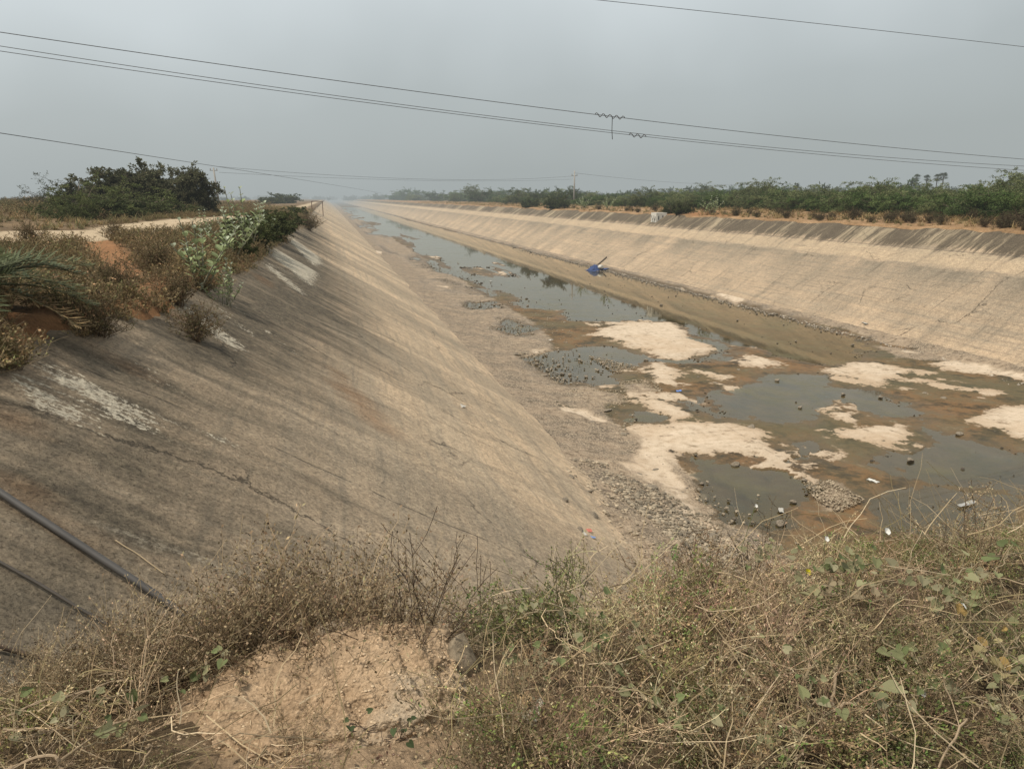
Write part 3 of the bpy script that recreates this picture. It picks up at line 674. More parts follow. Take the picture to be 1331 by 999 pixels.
prof = np.array([(470,255),(520,251),(560,250),(600,251),(640,252),(680,248),(720,249),(760,253),(800,254),(850,252),(900,249),(950,247),(990,244),(1030,246),(1060,248),(1100,244),(1130,243),(1160,241),(1180,247),(1225,248),(1245,244),(1280,238),(1331,232),(1500,226)])
def plant_top(kind, u, x, vt, hgt, label=None, group=None, wide=1.0, zb=None):
    y = at_x(u, x); z0 = (gz(x, y) if zb is None else zb) - .05
    zt = z_of(vt, (x, y)); s = max(.25, (zt - z0) / hgt)
    return kind.put((x, y, z0), R.uniform(0, 6.28), (s * wide, s * wide, s), label, group)
for row, (x0, f, n, ulo) in enumerate([(40.5, 6, 46, 640), (44, 2, 52, 470), (50, -1, 44, 480), (61, -2, 26, 560)]):
    for k in range(n):
        u = ulo + (1480 - ulo) * (max(0, k + R.uniform(-.3, .3)) / n) ** .9
        x = x0 + R.uniform(-1.6, 1.6)
        vt = np.interp(u, prof[:, 0], prof[:, 1]) - 1.5 + f + R.uniform(-6.5, 6.5)
        plant_top(K_TH[k % 4], u, x, vt, 3.3, L_TH, G_TH, R.uniform(1.1, 1.7))
plant_top(K_DOME, 1140, 47, 235, 3.5, None, None, 1.15)
for i, (u, x, vt, w, lab) in enumerate([(624, 42, 238.5, 1.1, 'dark upright acacia standing alone left of the tall bushes on the far bank'), (683, 43, 237, 1.3, 'broad dark acacia between the lone upright acacia and the utility pole'), (706, 42, 241, 1.2, 'dark acacia just left of the utility pole, lower than its neighbours'),
      (732, 41.5, 234, 1.0, 'dark ragged acacia directly beside the far bank utility pole'), (564, 44, 244, 1.2, 'hazy grey-green acacia, small, far down the opposite bank'), (500, 50, 250, 1.3, 'palest acacia where the far bank fades into the haze'), (795, 44, 246, .55, 'slim young acacia right of the far bank utility pole')]):
    plant_top(K_ACA[i % 2], u, x, vt, 4.3, lab, None, w)
# distant fan palms
def fan_palm(seed):
    r = np.random.default_rng(seed); o = empty('fan_palm'); t = MB(); h = 8.5
    t.tube(np.array([(0, 0, 0), (.1, 0, 3), (.05, .1, 6), (0, 0, h)]), [.24, .18, .16, .17], 7, (.1, .09, .08)); t.build('trunk', M_BARK, o)
    c = MB()
    for i in range(34):
        d = unit(rdir(1, r)[0] * np.array([1, 1, .85]) + np.array([0, 0, .15])); L = r.uniform(1.0, 1.5); base = np.array([0, 0, h])
        p = base + d * L * .55; side = unit(np.cross(d, [0, 0, 1.])); nrm = np.cross(d, side)
        for k in np.linspace(-1.2, 1.2, 11):
            dd = math.cos(k) * d + math.sin(k) * side; c.quads(p[None], unit(dd)[None], unit(np.cross(dd, nrm))[None], L * .75, .13, np.array([(.05, .06, .03)]) * r.uniform(.7, 1.5))
        c.tube(np.array([base, p]), .02, 3, (.08, .08, .04))
    c.build('crown', M_LEAF, o); return Kind(o)
kp = fan_palm(5)
for u, vt, lab in [(1187, 227.0, 'shortest-topped fan palm, leftmost of the palms behind the thicket'), (1201, 228.0, 'middle fan palm rising behind the far bank thicket'), (1214, 226.5, 'thicker crowned fan palm right of the middle one behind the thicket'), (1222, 225.0, 'rightmost fan palm behind the far bank thicket')]:
    x = 150 + R.uniform(-4, 4); y = at_x(u, x); z0 = 5.2; zt = z_of(vt, (x, y)); s = (zt - z0) / 9.6
    tag(kp.put((x, y, z0), R.uniform(0, 6), s, lab), cat='palm tree', group=None)
# hazy woods far behind
b = MB(); tpl = []
for i in range(3):
    tr, cr = bush_tree(160 + i, 3.2, 5.0, 7, 5, 4, 7, ls=.7, lw=.3, dark=(.025, .035, .015), lite=(.07, .09, .04), droop=-.2); tpl.append(merged(tr, cr))
for i in range(3):
    n = 150; x = R.uniform(95, 420, n); y = R.uniform(150, 900, n); k = y > x * .55
    x, y = x[k], y[k]; s = R.uniform(.8, 1.6, len(x)) * (1 + .25 * (x > 200))
    b.scatter(tpl[i], np.stack([x, y, np.full(len(x), 4.9)], 1), s, R.uniform(0, 6.28, len(x)))
    n = 60; x = R.uniform(-330, 70, n); y = R.uniform(900, 1500, n)
    b.scatter(tpl[i], np.stack([x, y, np.full(n, 4.6)], 1), R.uniform(.8, 1.6, n), R.uniform(0, 6.28, n))
    n = 40; x = R.uniform(-380, -60, n); y = R.uniform(420, 900, n)
    b.scatter(tpl[i], np.stack([x, y, np.full(n, 4.6)], 1), R.uniform(.5, .9, n), R.uniform(0, 6.28, n))
tag(b.build('woods', M_LEAF), 'hazy wooded plain far behind the canal banks', 'woods', kind='stuff')

# bank-top shrubs on both banks
DS = [weed(200 + i, .6, 34, 6, 9, .035, (.1, .07, .045), ((.07, .05, .028), (.1, .075, .04), (.085, .08, .04)), .75, .004) for i in range(3)]
L_DS = 'small dark dried shrub on the dirt edge above the far lining'
K_DS = [thing_shrub('dry_shrub', *DS[i], L_DS, 'shrub') for i in range(3)]
for k in range(60):
    u = R.uniform(690, 1400); x = 33.0 + abs(R.normal()) * 1.5; y = at_x(u, x)
    K_DS[k % 3].put((x, y, gz(x, y) - .03), R.uniform(0, 6.28), R.uniform(.7, 1.5), L_DS, 'dried shrubs along the far bank edge')
GT = [tuft(220 + i, 26, .45, .012, (.3, .21, .1)) for i in range(3)] ; GT2 = [tuft(230 + i, 24, .4, .011, (.16, .14, .06)) for i in range(2)]
b = MB()
for i in range(5):
    n = 900; y = 24 + 260 * R.random(n) ** 2.0; x = R.uniform(32.6, 40, n); z = ground(x, y)
    k = fbm(x * .3, y * .12, 300 + i) > -.02; x, y, z = x[k], y[k], z[k]
    b.scatter((GT + GT2)[i], np.stack([x, y, z], 1), R.uniform(.5, 1.3, len(x)), R.uniform(0, 6.28, len(x)))
tag(b.build('dry_grass', M_DRY), 'straw coloured dry grass on the strip between far lining and thicket', 'grass', kind='stuff')

# milkweed (broad pale leaves)
def oval_leaf(b, p, d, nrm, L, W, c):
    side = unit(np.cross(d, nrm)); v = [p]
    for t, w in ((.3, .8), (.6, 1.0), (.85, .62)):
        m = p + d * L * t - nrm * L * .12 * t * t; v += [m - side * W * w / 2 + nrm * W * .12, m, m + side * W * w / 2 + nrm * W * .12]
    v.append(p + d * L - nrm * L * .14)
    f4 = np.array([[1, 2, 5, 4], [2, 3, 6, 5], [4, 5, 8, 7], [5, 6, 9, 8]]); f3 = np.array([[0, 2, 1], [0, 3, 2], [7, 8, 10], [8, 9, 10]])
    b.add(np.array(v), [f4, f3], c)
def milkweed(seed, h=1.3, n=9, spread=.5):
    r = np.random.default_rng(seed); st, fo = MB(), MB()
    for i in range(n):
        a = r.uniform(0, 6.28); s = abs(r.normal()) * spread
        p = arc((r.normal() * .1, r.normal() * .1, 0), (math.cos(a) * s, math.sin(a) * s, 1), h * r.uniform(.55, 1.1), 9, (0, 0, .3), r, .08)
        st.tube(p, np.linspace(.016, .007, 10), 4, (.25, .24, .17)); ph = r.uniform(0, 3)
        for j in range(3, 10):
            for s2 in (0, 1):
                an = ph + j * 1.57 + s2 * PI; d = unit(np.array([math.cos(an), math.sin(an), .55 + .05 * j])); nn = unit(np.cross(np.cross(d, [0, 0, 1.]), d))
                c = np.array((.25, .29, .145)) * r.uniform(.65, 1.35) if j < 8 else np.array((.38, .42, .3)) * r.uniform(.8, 1.2)
                L = .15 * r.uniform(.7, 1.2) * (1 if j < 8 else .6)
                oval_leaf(fo, p[j], d, nn, L, L * .58, c)
    return st, fo
K_MW = [thing_shrub('milkweed', *milkweed(240 + i), 'milkweed', 'shrub') for i in range(2)]
def on_bank(u, v, z=5.25): p = on_z(u, v, z); return p[0], p[1]
for i, (u, v, z, s, lab) in enumerate([(262, 362, 5.05, 1.05, 'nearest milkweed shrub with broad grey-green leaves at the lining edge'), (292, 378, 4.85, .55, 'low milkweed shrub with pale leaves leaning out over the lining'), (300, 325, 5.2, 1.0, 'middle milkweed shrub of the row on the left bank edge'),
        (322, 318, 5.1, 1.15, 'tall milkweed shrub with pale upright tips on the left bank edge'), (338, 312, 5.05, 1.1, 'milkweed shrub farthest along the left bank edge'), (268, 306, 5.3, .6, 'small lone milkweed beside the pale dirt track')]):
    x, y = on_bank(u, v, z); K_MW[i % 2].put((x, y, gz(x, y) - .04), R.uniform(0, 6), s * 1.15, lab)
for u, x, lab in [(925, 33.6, 'whitish milkweed shrub on the far bank just right of the whitewashed block'), (790, 33.5, 'whitish milkweed shrub on the far bank left of the whitewashed block'), (758, 33.6, 'grey-green milkweed shrub below the far bank utility pole')]:
    y = at_x(u, x); K_MW[0].put((x, y, gz(x, y) - .04), R.uniform(0, 6), 1.5, lab)
# dark green low bushes at the far lining edge
K_LB = thing_tree('green_bush', *bush_tree(260, 1.3, 1.2, 8, 6, 5, 36, ls=.12, lw=.06, dark=(.03, .035, .012), lite=(.09, .1, .035), droop=-.3), 'dark green bush overhanging the far lining right of the whitewashed block', 'bush')
for u, x, s, lab in [(888, 32.9, .9, None), (872, 33.4, .7, 'yellowish green bush beside the whitewashed block on the far bank'), (690, 33.3, 1.3, 'olive bush at the far bank edge below the acacias'), (724, 33.2, 1.5, 'large olive bush at the far bank edge left of the utility pole')]:
    y = at_x(u, x); K_LB.put((x, y, gz(x, y) - .05), R.uniform(0, 6), s, lab)

# ------------------------------------------------------------------ left bank vegetation
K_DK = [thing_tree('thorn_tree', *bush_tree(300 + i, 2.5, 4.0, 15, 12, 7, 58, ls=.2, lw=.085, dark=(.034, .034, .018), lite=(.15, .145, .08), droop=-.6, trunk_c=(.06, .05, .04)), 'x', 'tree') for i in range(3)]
def left_tree(kind, u, y, vt, hgt, lab, wide=1.0):
    hd = YAW + math.atan((u - CX) / (F * math.cos(PITCH) + 235 * math.sin(PITCH))); x = y * math.tan(hd)
    z0 = gz(x, y) - .1; s = (z_of(vt, (x, y)) - z0) / hgt
    return kind.put((x, y, z0), R.uniform(0, 6), (s * wide, s * wide, s), lab)
left_tree(K_DK[0], 168, 58, 203, 4.3, 'dark thorn tree with the highest crown at the middle of the left clump', 1.08)
left_tree(K_DK[1], 200, 60, 205, 4.3, 'dark thorn tree just right of the highest crown in the left clump', 1.08)
left_tree(K_DK[2], 228, 57, 212, 4.3, 'rightmost dark thorn tree of the left clump, crown down to the ground', 1.08)
left_tree(K_DK[0], 140, 60, 222, 4.3, 'smaller dark thorn tree at the left side of the left clump', 1.25)
K_SP = thing_tree('thorn_tree', *bush_tree(310, 2.8, 3.8, 9, 6, 4, 22, ls=.14, lw=.045, dark=(.03, .032, .018), lite=(.085, .09, .045), droop=-.4), 'x', 'tree')
left_tree(K_SP, 108, 60, 221, 3.9, 'thin-leaved open thorn tree, second from the left end of the left clump', 1.25)
left_tree(K_SP, 70, 62, 236, 3.9, 'low open thorn tree at the left end of the left clump', 1.4)
K_GB = thing_tree('green_bush', *bush_tree(320, 2.0, 1.6, 11, 8, 5, 44, ls=.13, lw=.045, dark=(.04, .046, .018), lite=(.12, .135, .05), droop=-.8), 'x', 'bush')
left_tree(K_GB, 128, 48, 250, 1.65, 'bright green feathery bush in front of the left clump', 1.5)
left_tree(K_GB, 172, 50, 251, 1.65, 'green feathery bush before the middle of the dark left clump', 1.6)
left_tree(K_GB, 98, 42, 261, 1.65, 'small yellow-green bush in front of the bright feathery bushes', .9)
left_tree(K_LB, 370, 190, 251, 1.25, 'grey-green bush far along the left bank top', 1.5); left_tree(K_LB, 350, 170, 256, 1.25, 'low grey-green bush just left of the farthest left bank bush', 2.0)
left_tree(K_ACA[0], 377, 210, 250, 4.3, 'hazy small tree standing farthest along the left bank', .8)
left_tree(K_LB, 336, 33, 277, 1.25, 'olive bush behind the milkweed row on the left bank edge', 1.3)
left_tree(K_LB, 352, 38, 279, 1.25, 'dark green bush over the lining at the end of the milkweed row', 1.1)
for i, (u, y, vt, w, lab) in enumerate([(318, 27, 283, 1.2, 'olive green bush among the milkweeds at the bank edge'), (345, 36, 276, 1.3, 'tall olive bush behind the last milkweeds'), (362, 46, 272, 1.4, 'yellow-green bush where the bank edge narrows'), (300, 22, 305, 1.0, 'low olive bush under the middle milkweeds'), (382, 75, 268, 1.5, 'dull green bush near the far end of the left bank edge')]):
    left_tree(K_LB, u, y, vt, 1.25, lab, w)
# brown shrub lower down on the lining
K_BR = [thing_shrub('dry_shrub', *weed(330 + i, .7, 46, 7, 11, .03, (.13, .09, .055), ((.13, .095, .05), (.18, .13, .07), (.12, .105, .05)), .8, .004), 'x', 'shrub') for i in range(2)]
p = on_left(402, 300); K_BR[0].put((p[0], p[1], p[2] - .05), 1, 2.0, 'large brown dried shrub growing out of the near lining beside the white patches')
for i, (u, v, s, lab) in enumerate([(150, 385, .85, 'round dark brown shrub at the foot of the orange bare soil'), (128, 418, .7, 'grey brittle shrub lying at the lining edge below the orange soil'), (45, 330, 1.0, 'brown shrub at the near side of the pale track, above the date palm'),
       (150, 322, .9, 'dark olive shrub beside the track at the top of the orange soil'), (230, 372, .9, 'brown shrub right of the orange soil, left of the nearest milkweed'), (250, 388, .8, 'brown shrub under the nearest milkweed at the lining edge'), (205, 360, 1.0, 'olive brown shrub filling the slope between track and milkweed'), (370, 292, 1.3, 'brown shrub at the bank edge behind the large lining shrub')]):
    x, y = on_bank(u, v, 5.15); K_BR[i % 2].put((x, y, gz(x, y) - .04), R.uniform(0, 6), s, lab)
# weeds and grass over the left bank
WB = [merged(*weed(340 + i, .45, 9, 3, 7, .04, (.2, .15, .085), lc, .8, .0035)) for i, lc in enumerate([((.19, .14, .07), (.25, .18, .09)), ((.14, .13, .055), (.2, .17, .075)), ((.28, .2, .1), (.22, .16, .08))])]
GL = [tuft(350 + i, 30, .42, .008, c) for i, c in enumerate([(.26, .18, .085), (.2, .16, .075), (.15, .14, .06)])]
b = MB()
for i in range(3):
    n = 2200; t = R.random(n) ** 1.3 * 7; y = 6 + 75 * R.random(n) ** 1.9; x = edge_l(y) - t + .15
    tk = paint(x, y, tracks + oranges[:2]); k = (tk < -.1 + .3 * R.random(n)) & ((t > .45) | (R.random(n) < .45)) & (fbm(x * .6, y * .4, 360 + i) > -.13); x, y = x[k], y[k]
    b.scatter(WB[i], np.stack([x, y, ground(x, y) - .02], 1), R.uniform(.45, 1.15, len(x)), R.uniform(0, 6.28, len(x)), R.uniform(.7, 1.25, (len(x), 1)))
    n = 2200; x = R.uniform(-26, -2, n); y = 8 + 110 * R.random(n) ** 1.5; x = np.minimum(x, edge_l(y) - .05)
    tk = paint(x, y, tracks + oranges); k = (tk < -.2) & (fbm(x * .4, y * .3, 370 + i) > -.08); x, y = x[k], y[k]
    b.scatter(GL[i], np.stack([x, y, ground(x, y)], 1), R.uniform(.5, 1.3, len(x)), R.uniform(0, 6.28, len(x)), R.uniform(.7, 1.3, (len(x), 1)))
    n = 700; x = R.uniform(-60, -8, n); y = R.uniform(45, 130, n); k = (fbm(x * .15, y * .1, 375 + i) > -.1); x, y = x[k], y[k]
    b.scatter(WB[i], np.stack([x, y, ground(x, y) - .05], 1), R.uniform(1.2, 2.6, len(x)), R.uniform(0, 6.28, len(x)))
tag(b.build('weeds', M_DRY), 'brown and olive weeds and grass covering the left bank', 'weeds', kind='stuff')
# date palm at the picture's left
def date_palm(loc):
    r = np.random.default_rng(9); o = empty('date_palm', loc); tag(o, 'young date palm with stiff grey-green fronds at the lining edge on the left', 'palm')
    t = MB(); t.tube(np.array([(0, 0, -.1), (0, 0, .15), (0, 0, .3)]), [.14, .17, .1], 9, (.06, .045, .03)); t.build('trunk', M_BARK, o)
    for i in range(26):
        a = i * 2.4 + r.uniform(-.2, .2); el = r.uniform(.1, .95); d = np.array([math.cos(a) * math.cos(el), math.sin(a) * math.cos(el), math.sin(el)]); L = r.uniform(.95, 1.35)
        p = arc((0, 0, .25), d, L, 14, (math.cos(a) * .5, math.sin(a) * .5, -1.1), r, .02); f = MB()
        f.tube(p, np.linspace(.012, .003, 15), 4, (.13, .13, .07)); n = 32; q = np.linspace(3, 13.9, n); k = q.astype(int); fr = (q - k)[:, None]
        P = p[k] * (1 - fr) + p[np.minimum(k + 1, 14)] * fr; T = unit(p[np.minimum(k + 1, 14)] - p[k]); S = unit(np.cross(T, [0, 0, 1.])); U = np.cross(S, T)
        dead = el < .3 and r.random() < .5
        for s in (-1, 1):
            D = unit(T * .75 + S * s * .75 + U * (.35 + .15 * r.normal(size=(n, 1)))); c = np.array((.2, .14, .07) if dead else (.1, .115, .06)) * r.uniform(.7, 1.4, (n, 1))
            f.quads(P, D, unit(np.cross(D, U + .3 * S * s)), (.34 - .2 * np.abs(np.linspace(-.3, 1, n))) * r.uniform(.9, 1.1, n), .036, c)
        f.build('frond', M_LEAF, o)
x, y = on_bank(-42, 445, 5.1); date_palm((x, y, gz(x, y)))

# ------------------------------------------------------------------ foreground
NP = lambda u, v, z=4.85: on_z(u, v, z)
browns = ((.25, .178, .1), (.32, .24, .14), (.195, .142, .082)); olives = ((.225, .22, .085), (.145, .195, .06), (.26, .255, .105)); straw = ((.44, .35, .22), (.36, .28, .17))
WF = [merged(*weed(400, .34, 11, 6, 11, .011, (.32, .23, .14), browns)), merged(*weed(401, .4, 12, 6, 10, .012, (.3, .22, .13), browns, .7)), merged(*weed(402, .32, 11, 6, 11, .015, (.27, .22, .12), olives, .7)),
      merged(*weed(403, .42, 9, 5, 9, .010, (.46, .35, .21), straw, .8, .0018)), merged(*weed(404, .3, 13, 6, 10, .013, (.19, .155, .08), olives + browns, .9, .0014, (.5, .45, .3)))]
def emb_points(n, seed, xr=(-2.9, 6.5), yr=(1.0, 5.2)):
    r = np.random.default_rng(seed); x = r.uniform(*xr, n); y = r.uniform(*yr, n); return x, y, r
def in_rock(x, y): return (np.abs((x + .08) / .6) ** 2.5 + np.abs((y - 2.38) / .42) ** 2.5 < 1) & ~((y < 2.12) & (x < -.08))
def bare(x, y): return in_rock(x, y) | ((x > -.02) & (x < .34) & (y < 2.15))
b = MB()
for i in range(5):
    x, y, r = emb_points(470 + 60 * (i < 2), 410 + i)
    Ye = 2.5 + .1 * np.clip(x, 0, 40); d = y - Ye
    k = ~bare(x, y) & (d < 1.9) & ~((x < .1) & (x > -.9) & (y < 2.0) & (r.random(len(x)) < .55)) & (fbm(x * 1.2, y * 1.2, 420 + i) > -.1)
    k &= ~((x < .1) & (d > 1.25)) & ~((x < -1.0) & (d > .7)) & ~((x > .22) & (x < 1.2) & (d > .6))
    if i in (2,): k &= (x > .35)
    x, y = x[k], y[k]; s = r.uniform(.55, 1.05, len(x)) * np.where(x < -.9, .85, 1.0) * (1 - .3 * smooth(1.3, 2.6, x)); s *= np.where(((y - Ye[k]) > .5) & (x > .1), .8, 1); s *= np.where((x < -.05) & (x > -.9) & (y < 2.12), .5, 1)
    b.scatter(WF[i], np.stack([x, y, ground(x, y) - .01], 1), s, r.uniform(0, 6.28, len(x)), r.uniform(.65, 1.25, (len(x), 1)) * (1 + .05 * r.normal(size=(len(x), 3))) * (1 + 1.3 * fbm(x * 1.6, y * 1.6, 425))[:, None], r.normal(size=(len(x), 2)) * .25)
for i in (0, 1, 3):
    n = 62; r = np.random.default_rng(470 + i); x = r.uniform(-1.25, .14, n); y = 2.62 + .55 * r.random(n); s_ = (.75 + .55 * smooth(-1.2, -.15, x)) * r.uniform(.8, 1.15, n)
    b.scatter(WF[i], np.stack([x, y, ground(x, y) - .01], 1), s_, r.uniform(0, 6.28, n), r.uniform(.65, 1.15, (n, 1)), r.normal(size=(n, 2)) * .2)
# loose straw and stalks lying through it
rs = np.random.default_rng(430)
for i in range(4200):
    x = rs.uniform(-2.6, 4.6); y = rs.uniform(1.0, 3.6)
    if bare(np.array(x), np.array(y)) and rs.random() < .93: continue
    if y > 3.0 + .12 * max(x, 0): continue
    z = float(emb_fast(x, y)) + rs.random() ** 1.5 * .26; a = rs.uniform(0, 6.28)
    p = arc((x, y, z), (math.cos(a), math.sin(a), rs.normal() * .5), rs.uniform(.08, .5), 5, (0, 0, rs.uniform(-1, .4)), rs, .2)
    p[:, 2] = np.maximum(p[:, 2], emb_fast(p[:, 0], p[:, 1]) + .004)
    c = np.array([(.58, .46, .3), (.46, .35, .21), (.33, .25, .145), (.28, .22, .11)][rs.integers(4)]) * rs.uniform(.6, 1.2)
    b.tube(p, np.linspace(.0017, .0008, 6) * rs.uniform(.7, 1.6), 3, c)
# leaf litter
n = 5000; x, y, r = emb_points(n, 440, (-2.6, 4.5), (1.0, 3.4)); k = ~bare(x, y) | (r.random(n) < .06); x, y = x[k], y[k]
P = np.stack([x, y, ground(x, y) + r.random(len(x)) * .05], 1); T = unit(rdir(len(x), r) * np.array([1, 1, .5])); W = unit(np.cross(T, rdir(len(x), r) * .5 + np.array([0, 0, 1.])))
b.quads(P, T, W, r.uniform(.012, .04, len(x)), r.uniform(.006, .02, len(x)), np.array([(.2, .14, .08)]) * r.uniform(.4, 1.5, (len(x), 1)))
tag(b.build('dry_undergrowth', M_DRY), 'tangle of dried brown weeds and straw covering the foreground embankment', 'undergrowth', kind='stuff')

# twiggy shrubs standing up at the embankment edge
for i, (u, v, h, n, sp, lab) in enumerate([(548, 842, .55, 13, .5, 'tall dark twiggy shrub with bare thin stems behind the big lump of rubble'), (432, 835, .45, 12, .5, 'brown twiggy shrub with small seed heads left of the tall dark shrub'), (720, 800, .36, 14, .6, 'low greenish twiggy shrub right of the tall dark shrub'),
        (905, 770, .4, 14, .7, 'reddish brown twiggy shrub at the embankment edge before the dry slab'), (985, 690, .5, 9, .5, 'sparse shrub with dark beads against the pool in the bed'), (300, 850, .4, 15, .7, 'fuzzy brown shrub left of the rubble lump'), (1270, 735, .42, 11, .8, 'straw coloured wispy shrub at the picture right edge of the embankment')]):
    st, fo = weed(450 + i, h, n, 9, 13, .011, [(.075, .05, .035), (.11, .07, .045), (.1, .085, .045), (.12, .075, .045), (.075, .055, .04), (.13, .09, .05), (.25, .18, .11)][i], [browns, browns, olives, browns, browns, browns, straw][i], sp, .0028)
    o = empty('twiggy_shrub'); tag(o, lab, 'shrub'); st.build('stems', M_DRY, o); fo.build('foliage', M_LEAF, o)
    p = NP(u, v, 4.8); o.location = (p[0], p[1], gz(p[0], p[1]) - .01)

# creepers with heart-shaped leaves
def heart(b, p, d, nrm, s, c):
    side = unit(np.cross(d, nrm)); o2 = [(0, .08), (.26, -.14), (.5, .06), (.5, .38), (.3, .72), (0, 1.05), (-.3, .72), (-.5, .38), (-.5, .06), (-.26, -.14)]
    v = [p + d * s * .4 - nrm * s * .1] + [p + side * s * a * .95 + d * s * q + nrm * s * (abs(a) * .28 - .12 * q * q) for a, q in o2]
    k = np.arange(10); b.add(np.array(v), np.stack([np.zeros(10, int), k + 1, (k + 1) % 10 + 1], -1), c)
def creeper(name, lab, path, z0, lc, n_leaf, ls, seed, rad=.0028, sc=(.3, .24, .15), lift=.16):
    r = np.random.default_rng(seed); o = empty(name); tag(o, lab, 'creeper'); st, fo = MB(), MB()
    pts = np.array([NP(u, v, z0) for u, v in path]); t = np.linspace(0, len(pts) - 1, 14 * len(pts)); k = np.minimum(t.astype(int), len(pts) - 2); fr = (t - k)[:, None]
    p = pts[k] * (1 - fr) + pts[k + 1] * fr; wob = np.cumsum(r.normal(size=p.shape) * .012, 0); wob -= np.linspace(0, 1, len(p))[:, None] * wob[-1]; p = p + wob
    p[:, 2] = np.maximum(z_emb(p[:, 0], p[:, 1]), 4.35) + lift * (.55 + .6 * vnoise(t * 1.7, t * 0, seed)) 
    o.location = tuple(p[0]); p = p - p[0]
    st.tube(p, np.linspace(rad, rad * .5, len(p)), 5, sc)
    for i in range(int(n_leaf * .75)):
        q = p[int(r.integers(2, len(p)))]; d = unit(r.normal(size=3) * np.array([1, 1, .3])); pe = q + np.array([d[0] * .04, d[1] * .04, r.uniform(.0, .07)])
        st.tube(np.array([q, (q + pe) / 2 + [0, 0, .01], pe]), .0011, 3, sc)
        nn = unit(np.array([0, 0, 1.]) + r.normal(size=3) * .45 + np.array([0, -.45, 0])); d = unit(d - nn * (d @ nn)); c = np.array(lc[r.integers(len(lc))]) * r.uniform(.7, 1.25)
        heart(fo, pe, d, nn, ls * .82 * r.uniform(.55, 1.25), np.clip(c, 0, 1))
    st.build('stem', M_DRY, o); fo.build('foliage', M_LEAF, o); return o
gl = ((.2, .205, .1), (.25, .24, .13), (.15, .175, .075), (.29, .265, .16)); yl2 = ((.4, .27, .1), (.36, .3, .15), (.25, .24, .12))
cr = [creeper('creeper', 'green creeper with heart leaves along the top edge of the weeds, under the white flower', [(1020, 735), (1090, 745), (1160, 735), (1230, 740)], 5.05, gl, 46, .05, 1, lift=.26),
 creeper('creeper', 'creeper with pale leaves trailing at the right edge of the weeds', [(1331, 735), (1290, 760), (1240, 800), (1250, 840)], 5.0, gl, 30, .05, 2, lift=.24),
 creeper('creeper', 'creeper with yellowing leaves low in the weeds on the right', [(1220, 800), (1270, 850), (1310, 870), (1331, 830)], 5.0, yl2, 26, .05, 3, lift=.22),
 creeper('creeper', 'creeper with large dusty leaves among the thick bare stems', [(1140, 830), (1170, 880), (1180, 930), (1150, 970)], 5.0, gl, 22, .055, 4, lift=.2),
 creeper('creeper', 'creeper with small round leaves over the straw, right of the plastic scrap', [(820, 800), (880, 860), (900, 930), (960, 960)], 4.95, gl, 24, .038, 5, lift=.16),
 creeper('creeper', 'green creeper clump right beside the grey stone', [(640, 900), (670, 880), (700, 870), (740, 880)], 4.9, gl, 34, .036, 6, lift=.13),
 creeper('creeper', 'creeper with dusty leaves above the rubble lump on the left', [(120, 890), (200, 880), (260, 870), (300, 866)], 4.95, gl, 20, .04, 7, lift=.16),
 creeper('creeper', 'creeper with scattered leaves in the bottom left corner', [(0, 890), (60, 920), (100, 960), (180, 940)], 4.95, gl, 18, .04, 8, lift=.18),
 creeper('creeper', 'creeper with few yellow leaves at the bottom of the weeds right of centre', [(900, 985), (950, 960), (1000, 950), (1060, 980)], 4.95, yl2 + gl, 16, .042, 9, lift=.16),
 creeper('creeper', 'creeper hanging in front of the pool at the upper edge of the weeds', [(960, 700), (985, 680), (1010, 690), (1030, 720)], 5.0, gl, 20, .042, 10, lift=.26),
 creeper('creeper', 'short sprig with dark leaves on the rubble lump', [(455, 935), (480, 950), (500, 960), (520, 945)], 4.95, ((.06, .08, .035), (.08, .1, .045)), 12, .028, 12, rad=.0018, sc=(.1, .07, .05), lift=.1),
 creeper('creeper', 'creeper with tan dead leaves across the middle of the right weeds', [(1010, 790), (1060, 800), (1110, 790), (1180, 800)], 5.0, ((.3, .24, .15), (.24, .22, .12)), 18, .045, 13, lift=.22)]
for i, (path, lab) in enumerate([([(760, 860), (800, 900), (840, 950), (850, 990)], 'sparse creeper over the brown straw right of the bare soil'), ([(960, 850), (1010, 880), (1050, 900), (1090, 960)], 'creeper with a few grey-green leaves between the thick bare stems'), ([(1100, 780), (1150, 790), (1200, 830), (1210, 870)], 'creeper with mid-sized leaves just below the yellow flower and white flower'),
    ([(1230, 900), (1270, 930), (1300, 960), (1331, 990)], 'creeper with broad leaves in the bottom right corner'), ([(660, 800), (720, 790), (780, 800), (800, 820)], 'small-leaved olive creeper right of the tall dark twiggy shrub')]):
    cr.append(creeper('creeper', lab, path, 4.97, gl, 24, .034 + .004 * (i % 3), 30 + i, lift=.22))
